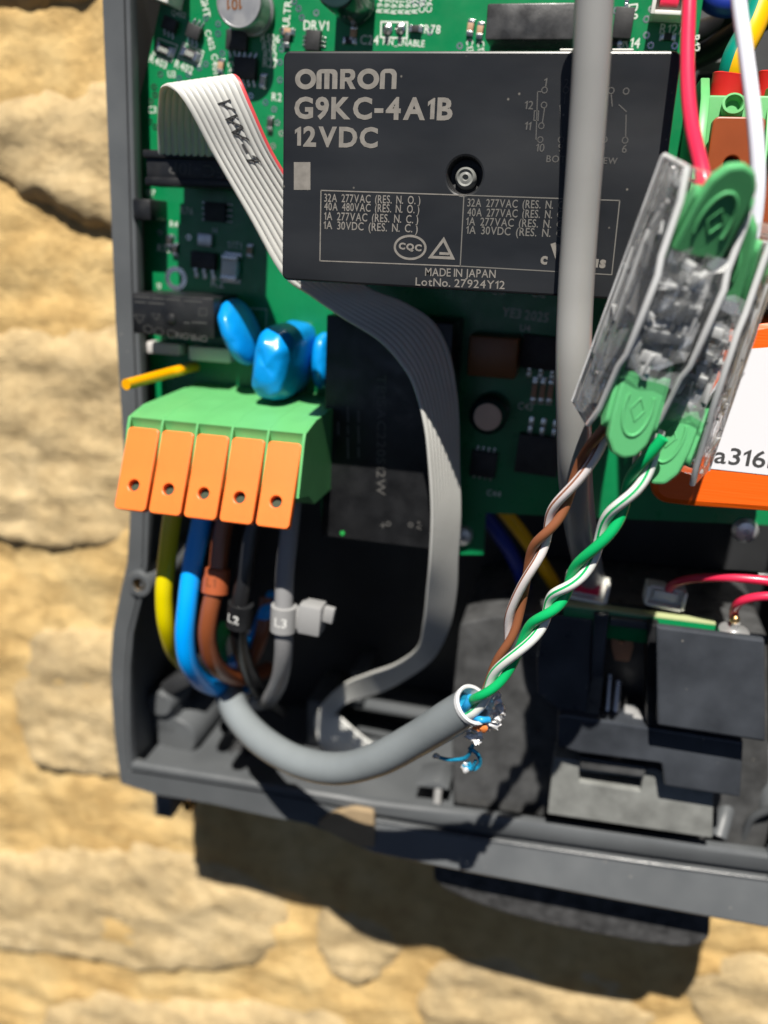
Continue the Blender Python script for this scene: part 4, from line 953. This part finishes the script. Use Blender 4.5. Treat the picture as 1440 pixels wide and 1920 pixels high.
# ================================================================== clear splice connectors
def splice(Ptop, Pbot, roll, label, flip=1, Wd=8.2, Ht=8.6, low=.48):
    """inline lever connector; axis from Pbot to Ptop, roll about it"""
    a, b = at(*Pbot), at(*Ptop); ax = (b-a).normalized(); L_ = (b-a).length; c = (a+b)/2
    side = Vector((0, 0, 1)).cross(ax).normalized() * -1     # to the viewer's right
    if side.x < 0: side = -side
    nrm = side.cross(ax); nrm = nrm if nrm.z > 0 else -nrm
    Q = Matrix.Rotation(math.radians(roll), 3, ax); side = Q @ side; nrm = Q @ nrm
    def L3(p): return c+side*p[0]+ax*p[1]+nrm*p[2]
    def loc(vf): return [tuple(L3(p)) for p in vf[0]], vf[1]
    root = thing('splice_connector', tuple(a), label, 'connector', 'clear lever splice connectors')
    hl = L_/2
    def lbox(cx, cy, cz, sx, sy, sz, bev=.2): return loc(box((cx, cy, cz), (sx, sy, sz), bev))
    body = MB()
    # two side walls, floor, central bridge, end frames: an open clear shell
    wall = [(-hl, -Ht/2), (-hl, Ht*.20), (-hl*.80, Ht*.36), (-hl*.42, Ht*.42), (-hl*.30, Ht*.52), (hl*.30, Ht*.52), (hl*.42, Ht*.42), (hl*.80, Ht*.36), (hl, Ht*.20), (hl, -Ht/2)]
    for s in (-1, 1):
        v, f = plate([roundpoly(wall, .6)], s*(Wd/2)-.45, s*(Wd/2)+.45, .15)
        body.add(loc(([(z, y, x) if False else (z, p_, q_) for p_, q_, z in v for y in (0,) for x in (0,)], f)))
    body.add(lbox(0, 0, -Ht/2+.5, Wd-.95, L_*.98, .9))
    body.add(lbox(0, 0, Ht*.20, Wd-1.0, L_*.30, 3.6, .5)); body.add(lbox(0, L_*.035, Ht*.44, Wd*.55, 3.0, 1.4, .4)); body.add(lbox(0, -L_*.07, Ht*.44, Wd*.6, 2.0, 1.2, .4))
    for s in (-1, 1):
        body.add(lbox(0, s*(hl-1.0), -Ht*.22, Wd-1.0, 1.6, Ht*.42, .3)); body.add(lbox(0, s*hl*.55, -Ht*.10, Wd*.5, 6.5, 1.2, .3))
        body.add(lbox(s*(Wd/2+.3), s*2, -Ht*.1, .6, L_*.55, 1.0, .2)); body.add(lbox(-s*(Wd/2+.25), 0, Ht*.2, .5, L_*.32, .9, .2))
        body.add(lbox(s*Wd*.22, 0, .4, .9, L_*.62, 3.2, .2))
        for kk in range(5): body.add(lbox(-Wd/2-.1, s*(5.5+kk*2.0), -Ht*.12+.12*kk, .5, 1.1, 1.6, .2))
    rg = random.Random(int(Ptop[0]))
    for sd in (-1, 1):                  # moulded marks and latches on the outer faces
        for kk in range(40):
            E_ = Matrix.Rotation(rg.uniform(-.5, .5), 4, 'X') @ Matrix.Rotation(rg.uniform(-.35, .35), 4, 'Y') @ Matrix.Rotation(rg.uniform(-.35, .35), 4, 'Z')
            body.add(loc(box((sd*(Wd/2+.35), rg.uniform(-hl*.94, hl*.94), rg.uniform(-Ht*.42, Ht*.30)), (.5, rg.uniform(.5, 3.0), rg.uniform(.3, 1.1)), .12, M=E_)), 0 if kk % 3 else 1)
    for kk in range(105):  # loose pale chips added inside to imitate sparkle
        yy = rg.uniform(-hl*.86, hl*.86); E_ = Matrix.Rotation(rg.uniform(-.7, .7), 4, 'X') @ Matrix.Rotation(rg.uniform(-.9, .9), 4, 'Y') @ Matrix.Rotation(rg.uniform(-.4, .4), 4, 'Z')
        body.add(loc(box((rg.uniform(-Wd*.4, Wd*.4), yy, rg.uniform(-Ht*.1, Ht*.50) if abs(yy) < hl*.42 else rg.uniform(-Ht*.4, Ht*.1)), (rg.uniform(.5, 1.8), rg.uniform(.8, 3.2), rg.uniform(.3, 1.0)), .1, M=E_)), 1 if kk % 3 else 0)
    fc = MB()  # random facet sheets added to imitate glints on the clear plastic
    def sheet(fn, nu, nw, amp):
        v = []; f = []
        for i in range(nu+1):
            for j in range(nw+1):
                u_ = (i+rg.uniform(-.3, .3))/nu; w_ = (j+rg.uniform(-.3, .3))/nw; v.append(tuple(L3(fn(u_, w_, rg.uniform(-amp, amp)))))
        for i in range(nu):
            for j in range(nw):
                q = (i*(nw+1)+j, i*(nw+1)+j+1, (i+1)*(nw+1)+j+1, (i+1)*(nw+1)+j)
                if rg.random() < .82: f += [(q[0], q[1], q[2]), (q[0], q[2], q[3])] if rg.random() < .5 else [(q[0], q[1], q[3]), (q[1], q[2], q[3])]
        return v, f
    fc.add(sheet(lambda u_, w_, z_: ((w_-.5)*(Wd-1.1), (u_-.5)*hl*1.02, Ht*.45+z_+.4*math.sin(u_*9)), 10, 5, .6))
    for sd in (-1, 1): fc.add(sheet(lambda u_, w_, z_, sd=sd: (sd*(Wd/2+.62+z_), (u_-.5)*hl*1.94, -Ht*.44+w_*Ht*(.86-.36*abs(u_-.5)*2)), 12, 3, .16))
    for x_, y_, l_, z_ in ((-.32, .0, .62, .46), (-.12, .06, .50, .50), (.10, -.05, .54, .50), (.31, .02, .60, .46), (-.2, .30, .16, .40), (.2, -.30, .16, .40)):
        body.add(loc(box((x_*Wd, y_*L_*.25+.6, (z_-.05)*Ht), (rg.uniform(.45, 1.0), l_*hl*1.12, rg.uniform(.5, 1.1)), .2, rot=rg.uniform(-5, 5))), rg.randint(0, 1))
    for y_ in (-.30, -.12, .08, .27): body.add(loc(box((rg.uniform(-1.2, 1.2), (y_+rg.uniform(-.04, .04))*hl, Ht*.42), (Wd*rg.uniform(.3, .7), rg.uniform(.5, 1.6), 1.1), .2, rot=rg.uniform(-12, 12))), 1)
    for sd in (-1, 1):
        for z_, l_ in ((-.30, .92), (-.05, .80), (.16, .60)): body.add(loc(box((sd*(Wd/2+.55), rg.uniform(-3.5, 3.5), z_*Ht), (.5, l_*hl*rg.uniform(.8, 1.6), rg.uniform(.35, .8)), .12)), rg.randint(0, 1))
    build('glint_facets', fc, 'clear_facet', root, flat=True)
    for s in (-1, 1):      # moulded rails along the upper edge of each side wall
        rp_ = [Vector((s*(Wd/2), y_, z_+.1)) for y_, z_ in wall[1:-1]]
        tv = tube([p_ for p_ in rp_], .42, 8, True, True); body.add(loc(tv), 2)
        tv = tube([Vector((s*(Wd/2+.2), -hl, -Ht/2+.3)), Vector((s*(Wd/2+.2), hl, -Ht/2+.3))], .4, 8, True, True); body.add(loc(tv), 2)
        tv = tube([Vector((s*(Wd/2), s_*hl, z_)) for s_, z_ in ((1, -Ht/2), (1, Ht*.2))], .35, 8, True, True); body.add(loc(tv), 2)
        tv = tube([Vector((s*(Wd/2), s_*hl, z_)) for s_, z_ in ((-1, -Ht/2), (-1, Ht*.2))], .35, 8, True, True); body.add(loc(tv), 2)
    build('clear_body', body, ['clear_plastic', 'clear_bright', 'clear_edge'], root)
    cl = MB()
    for s in (-1, 1):
        cl.add(lbox(0, s*hl*.36, -Ht*.02, Wd*.50, 5.5, .35, .1)); cl.add(lbox(Wd*.1, s*hl*.24, Ht*.16, Wd*.40, 2.6, 1.2, .2)); cl.add(lbox(-Wd*.2, s*hl*.3, Ht*.05, .5, 5.0, 2.2, .15))
        cl.add(lbox(Wd*.26, s*hl*.5, Ht*.08, .5, 4.0, 2.6, .15))
    for kk in range(22):  # loose steel chips added among the clamps for silvery glitter
        E_ = Matrix.Rotation(rg.uniform(-.6, .6), 4, 'X') @ Matrix.Rotation(rg.uniform(-.6, .6), 4, 'Y')
        cl.add(loc(box((rg.uniform(-Wd*.3, Wd*.3), rg.uniform(-hl*.45, hl*.45), rg.uniform(-1, Ht*.2)), (rg.uniform(.5, 1.6), rg.uniform(1, 2.6), .3), .08, M=E_)))
    build('spring_clamp', cl, 'steel', root)
    bus = MB().add(lbox(0, 0, -Ht*.22, Wd*.22, L_*.45, .5, .1)).add(lbox(-Wd*.05, hl*.42, -Ht*.05, 1.4, 6.0, .9, .2)).add(lbox(Wd*.05, -hl*.42, -Ht*.05, 1.4, 6.0, .9, .2))
    build('copper_bus', bus, 'copper', root)
    for s in (-1, 1):
        # thumb lever: tongue shape, hinged near the middle, tilted up at its end
        w = Wd*.74; ln = hl*.66
        tongue = [(-w/2, 0), (-w/2, ln*.55), (-w*.44, ln*.82), (-w*.26, ln*.98), (0, ln*1.03), (w*.26, ln*.98), (w*.44, ln*.82), (w/2, ln*.55), (w/2, 0)]
        th = math.radians(14); y0 = hl*(.48 if s > 0 else low); z0 = Ht*.26
        def tl(p, s=s, y0=y0, z0=z0, th=th): return (p[0], s*(y0+p[1]*math.cos(th)-p[2]*math.sin(th)), z0+p[1]*math.sin(th)+p[2]*math.cos(th))
        mb = MB(); v, f = plate([roundpoly(tongue, .5)], 0, 1.5, .4); mb.add(loc(([tl(p) for p in v], f if s > 0 else [q[::-1] for q in f])))
        # raised rim of the thumb dish and diamond
        dish = [(w*.30*math.sin(t_), ln*.40+ln*.34*math.cos(t_)) for t_ in [math.radians(-115+230*i/22) for i in range(23)]]
        for rw, rz in ((.50, 1.62),):
            v, f = stroke(dish, rw, rz, 0); v2 = [(x_, y_, z_) for x_, y_, z_ in v]
            pth = [Vector((x_, y_, 1.5)) for x_, y_ in dish]; mb.add(loc(([tl(p) for p in tube(pth, .26, 8, True, True)[0]], tube(pth, .26, 8, True, True)[1])))
        dm = [(0, ln*.28), (w*.15, ln*.42), (0, ln*.56), (-w*.15, ln*.42)]
        pth = [Vector((x_, y_, 1.5)) for x_, y_ in dm+dm[:1]]; tv = tube(pth, .16, 6, True, True); mb.add(loc(([tl(p) for p in tv[0]], tv[1])))
        # cheeks running down both sides to the hinge
        for sd in (-1, 1):
            ck = [(-1.5, .6), (ln*.62, 1.0), (ln*.72, .2), (ln*.30, -3.0), (-1.0, -6.0), (-3.4, -7.0), (-4.4, -6.0), (-2.6, -1.5)]
            v, f = plate([roundpoly(ck, .5)], sd*(Wd/2-1.0)-.4, sd*(Wd/2-1.0)+.4, .15); mb.add(loc(([tl((z_, p_, q_)) for p_, q_, z_ in v], f)))
        build('lever', mb, 'lever_green', root)
    return root
splice((1338, 322, 66), (1150, 792, 60), 20, 'clear splice connector with green levers, nearer the big relay', 1, 8.6, 10.6)
splice((1398, 412, 59), (1252, 880, 53), -20, 'clear splice connector with green levers, nearer the white label', 1, 8.6, 10.0, .36)

# ================================================================== lock actuator in the lower right
la_ = thing('lock_actuator', at(1150, 1540, -10), 'black plug lock actuator with motor box at lower right', 'lock mechanism')
def pxplate(name, pts, h0, h1, m, bev=.4, r=.6, holes=(), parent=la_, label=None):
    loops = [roundpoly([at(a_, b_, h1) for a_, b_ in pts], r)]+[roundpoly([at(a_, b_, h1) for a_, b_ in q], .3) for q in holes]
    return build(name, plate(loops, h0, h1, bev), m, parent, label)
pxplate('carrier_plate', [(862, 1168), (925, 1155), (1040, 1150), (1440, 1190), (1444, 1595), (1340, 1580), (1120, 1548), (850, 1508), (846, 1330)], -38, -1, 'carrier', .6, 1.5)
pxplate('lock_housing', [(1022, 1152), (1112, 1162), (1104, 1346), (1060, 1342), (1008, 1300), (1006, 1230)], 8, 11.5, 'black_blue', .4)
pxplate('lock_body', [(1026, 1226), (1104, 1234), (1100, 1340), (1062, 1336), (1014, 1296)], -2, 8.2, 'black_blue', .4)
pxplate('slide_column', [(1114, 1152), (1142, 1154), (1130, 1270), (1108, 1266)], 4, 13, 'black_blue', .3, .3)
pxplate('column_foot', [(1110, 1266), (1132, 1270), (1122, 1348), (1096, 1344)], 4, 12, 'carrier', .3, .3)
pxplate('motor_box', [(1230, 1174), (1434, 1200), (1436, 1392), (1232, 1360)], 18, 20, 'black_blue', .5, .5, label='black motor box')
pxplate('motor_body', [(1240, 1262), (1428, 1284), (1430, 1384), (1240, 1352)], -2, 18.2, 'black_blue', .5, .5)
pxplate('box_flange', [(1214, 1170), (1236, 1172), (1236, 1366), (1212, 1362)], 2, 14, 'black_plastic', .3, .3)
pxplate('slot_bridge', [(1144, 1160), (1214, 1168), (1214, 1182), (1143, 1174)], 4, 13, 'black_blue', .3, .3)
pxplate('lever_bar', [(1046, 1342), (1060, 1340), (1394, 1392), (1388, 1496), (1246, 1474), (1240, 1432), (1086, 1412), (1044, 1400)], 5, 14, 'black_blue', .5, .5)
pxplate('latch_plate', [(1038, 1420), (1080, 1426), (1232, 1444), (1338, 1480), (1336, 1572), (1026, 1526)], 3, 9.5, 'panel_grey', .25, .3, holes=[[(1086, 1446), (1204, 1460), (1201, 1484), (1086, 1466)]])
pxplate('slot_rail', [(1086, 1420), (1212, 1440), (1208, 1458), (1088, 1442)], 8, 11, 'carrier', .3, .3)
pxplate('metal_fork', [(1147, 1188), (1158, 1186), (1162, 1206), (1170, 1206), (1174, 1188), (1186, 1190), (1188, 1214), (1180, 1240), (1152, 1238), (1146, 1212)], 1, 2.4, 'copper', .1, .2)
for (x0, y0, x1, y1), r_ in (((1144, 1264, 1137, 1350), .55), ((1160, 1276, 1152, 1356), .75)):
    build('guide_rod', MB().add(tube(ats([(x0, y0, 6), (x1, y1, 10)]), r_, 12)), 'steel', la_)
build('spring_block', MB().add(box(at(1202, 1348, 9), (4.2, 2.6, 4), .4, rot=-6)).add(box(at(1178, 1340, 8), (2.4, 3.2, 3), .4, rot=-6)), 'tie_grey', la_)
# small board standing behind the motor box, seen on its upper edge
e0, e1 = at(1058, 1136, 11), at(1342, 1172, 11)
aw = math.degrees(math.atan2(e1.y-e0.y, e1.x-e0.x)); q = (e0+e1)/2; d_ = (e1-e0).normalized(); nv = Vector((-d_.y, d_.x, 0))
bb = MB().add(box((q.x-nv.x*3, q.y-nv.y*3, 9.8), ((e1-e0).length, 6, 2.6), .05, rot=aw), 0)
bb.add(box((q.x+nv.x*.15, q.y+nv.y*.15, 9.8), ((e1-e0).length-.1, .3, 2.5), 0, rot=aw), 1)
build('sensor_board', bb, ['pcb_green', 'pcb_edge'], la_)
def wsock(p, w, hgt, ins):
    c = at(*p); M = Matrix.Translation(c) @ Matrix.Rotation(math.radians(-4), 4, 'Z'); mb = MB()
    mb.add(box((0, 0, -1), (w, hgt, 3.5), .25), 0, M)
    for s in (-1, 1): mb.add(box((s*(w/2-.35), .3, 1.6), (.7, hgt*.98, 2.4), .2), 0, M)
    mb.add(box((0, -hgt*.42, 1.5), (w-1.2, .7, 2.2), .15), 0, M); mb.add(box((0, .4, 1.0), (w*.6, hgt*.5, 1.6), .2), 1, M)
    build('wire_socket', mb, ['white_plastic', ins], la_)
wsock((1100, 1102, 6), 9.0, 4.4, 'red_wire'); wsock((1246, 1116, 7), 8.0, 4.0, 'white_plastic')
build('motor_terminal', MB().add(lathe([(2.9, -.5), (2.9, .2), (2.4, .5), (.8, .7), (.7, 2.2), (0, 2.3)], at(1376, 1184, 16), axis=(.05, 1, .25))), 'steel', la_)
build('solder_blob', MB().add(blob(at(1378, 1162, 16), (.9, 1.1, .9), None, 10)), 'brass', la_)
for q, r_ in (((1292, 1412), .9), ((1340, 1412), .7)): build('bar_pin', MB().add(lathe([(r_, -.5), (r_*.8, .25), (0, .3)], at(*q, 10.1), seg=14)), 'black_plastic', la_)
wire('motor_wire', [(1252, 1112, 6), (1262, 1096, 10), (1300, 1085, 14), (1360, 1083, 17), (1430, 1088, 18), (1520, 1100, 18)], .85, 'red_wire', 'upper red wire arching over the motor box', 'wire', 'red wires above the motor box')
wire('motor_wire', [(1376, 1160, 13), (1378, 1140, 16), (1396, 1125, 18), (1440, 1118, 19), (1520, 1122, 19)], .85, 'red_wire', 'lower red wire soldered to the motor terminal', 'wire', 'red wires above the motor box')
wire('motor_wire', [(1240, 1108, 3), (1270, 1086, 6), (1330, 1076, 10), (1400, 1077, 12), (1520, 1086, 12)], .8, 'wire_black', 'thin black wire behind the upper red wire', 'wire')
# grey ribs right of the lever bar
for pts, r_ in (([(1366, 1500, -4), (1356, 1535, 0), (1346, 1570, 3)], 2.0), ([(1455, 1400, -6), (1436, 1440, -4), (1440, 1520, -2)], 2.4), ([(1392, 1575, -2), (1410, 1535, 0), (1450, 1515, 2)], .9)):
    build('rib_post', MB().add(tube(ats(pts), r_)), 'case_grey', enc)
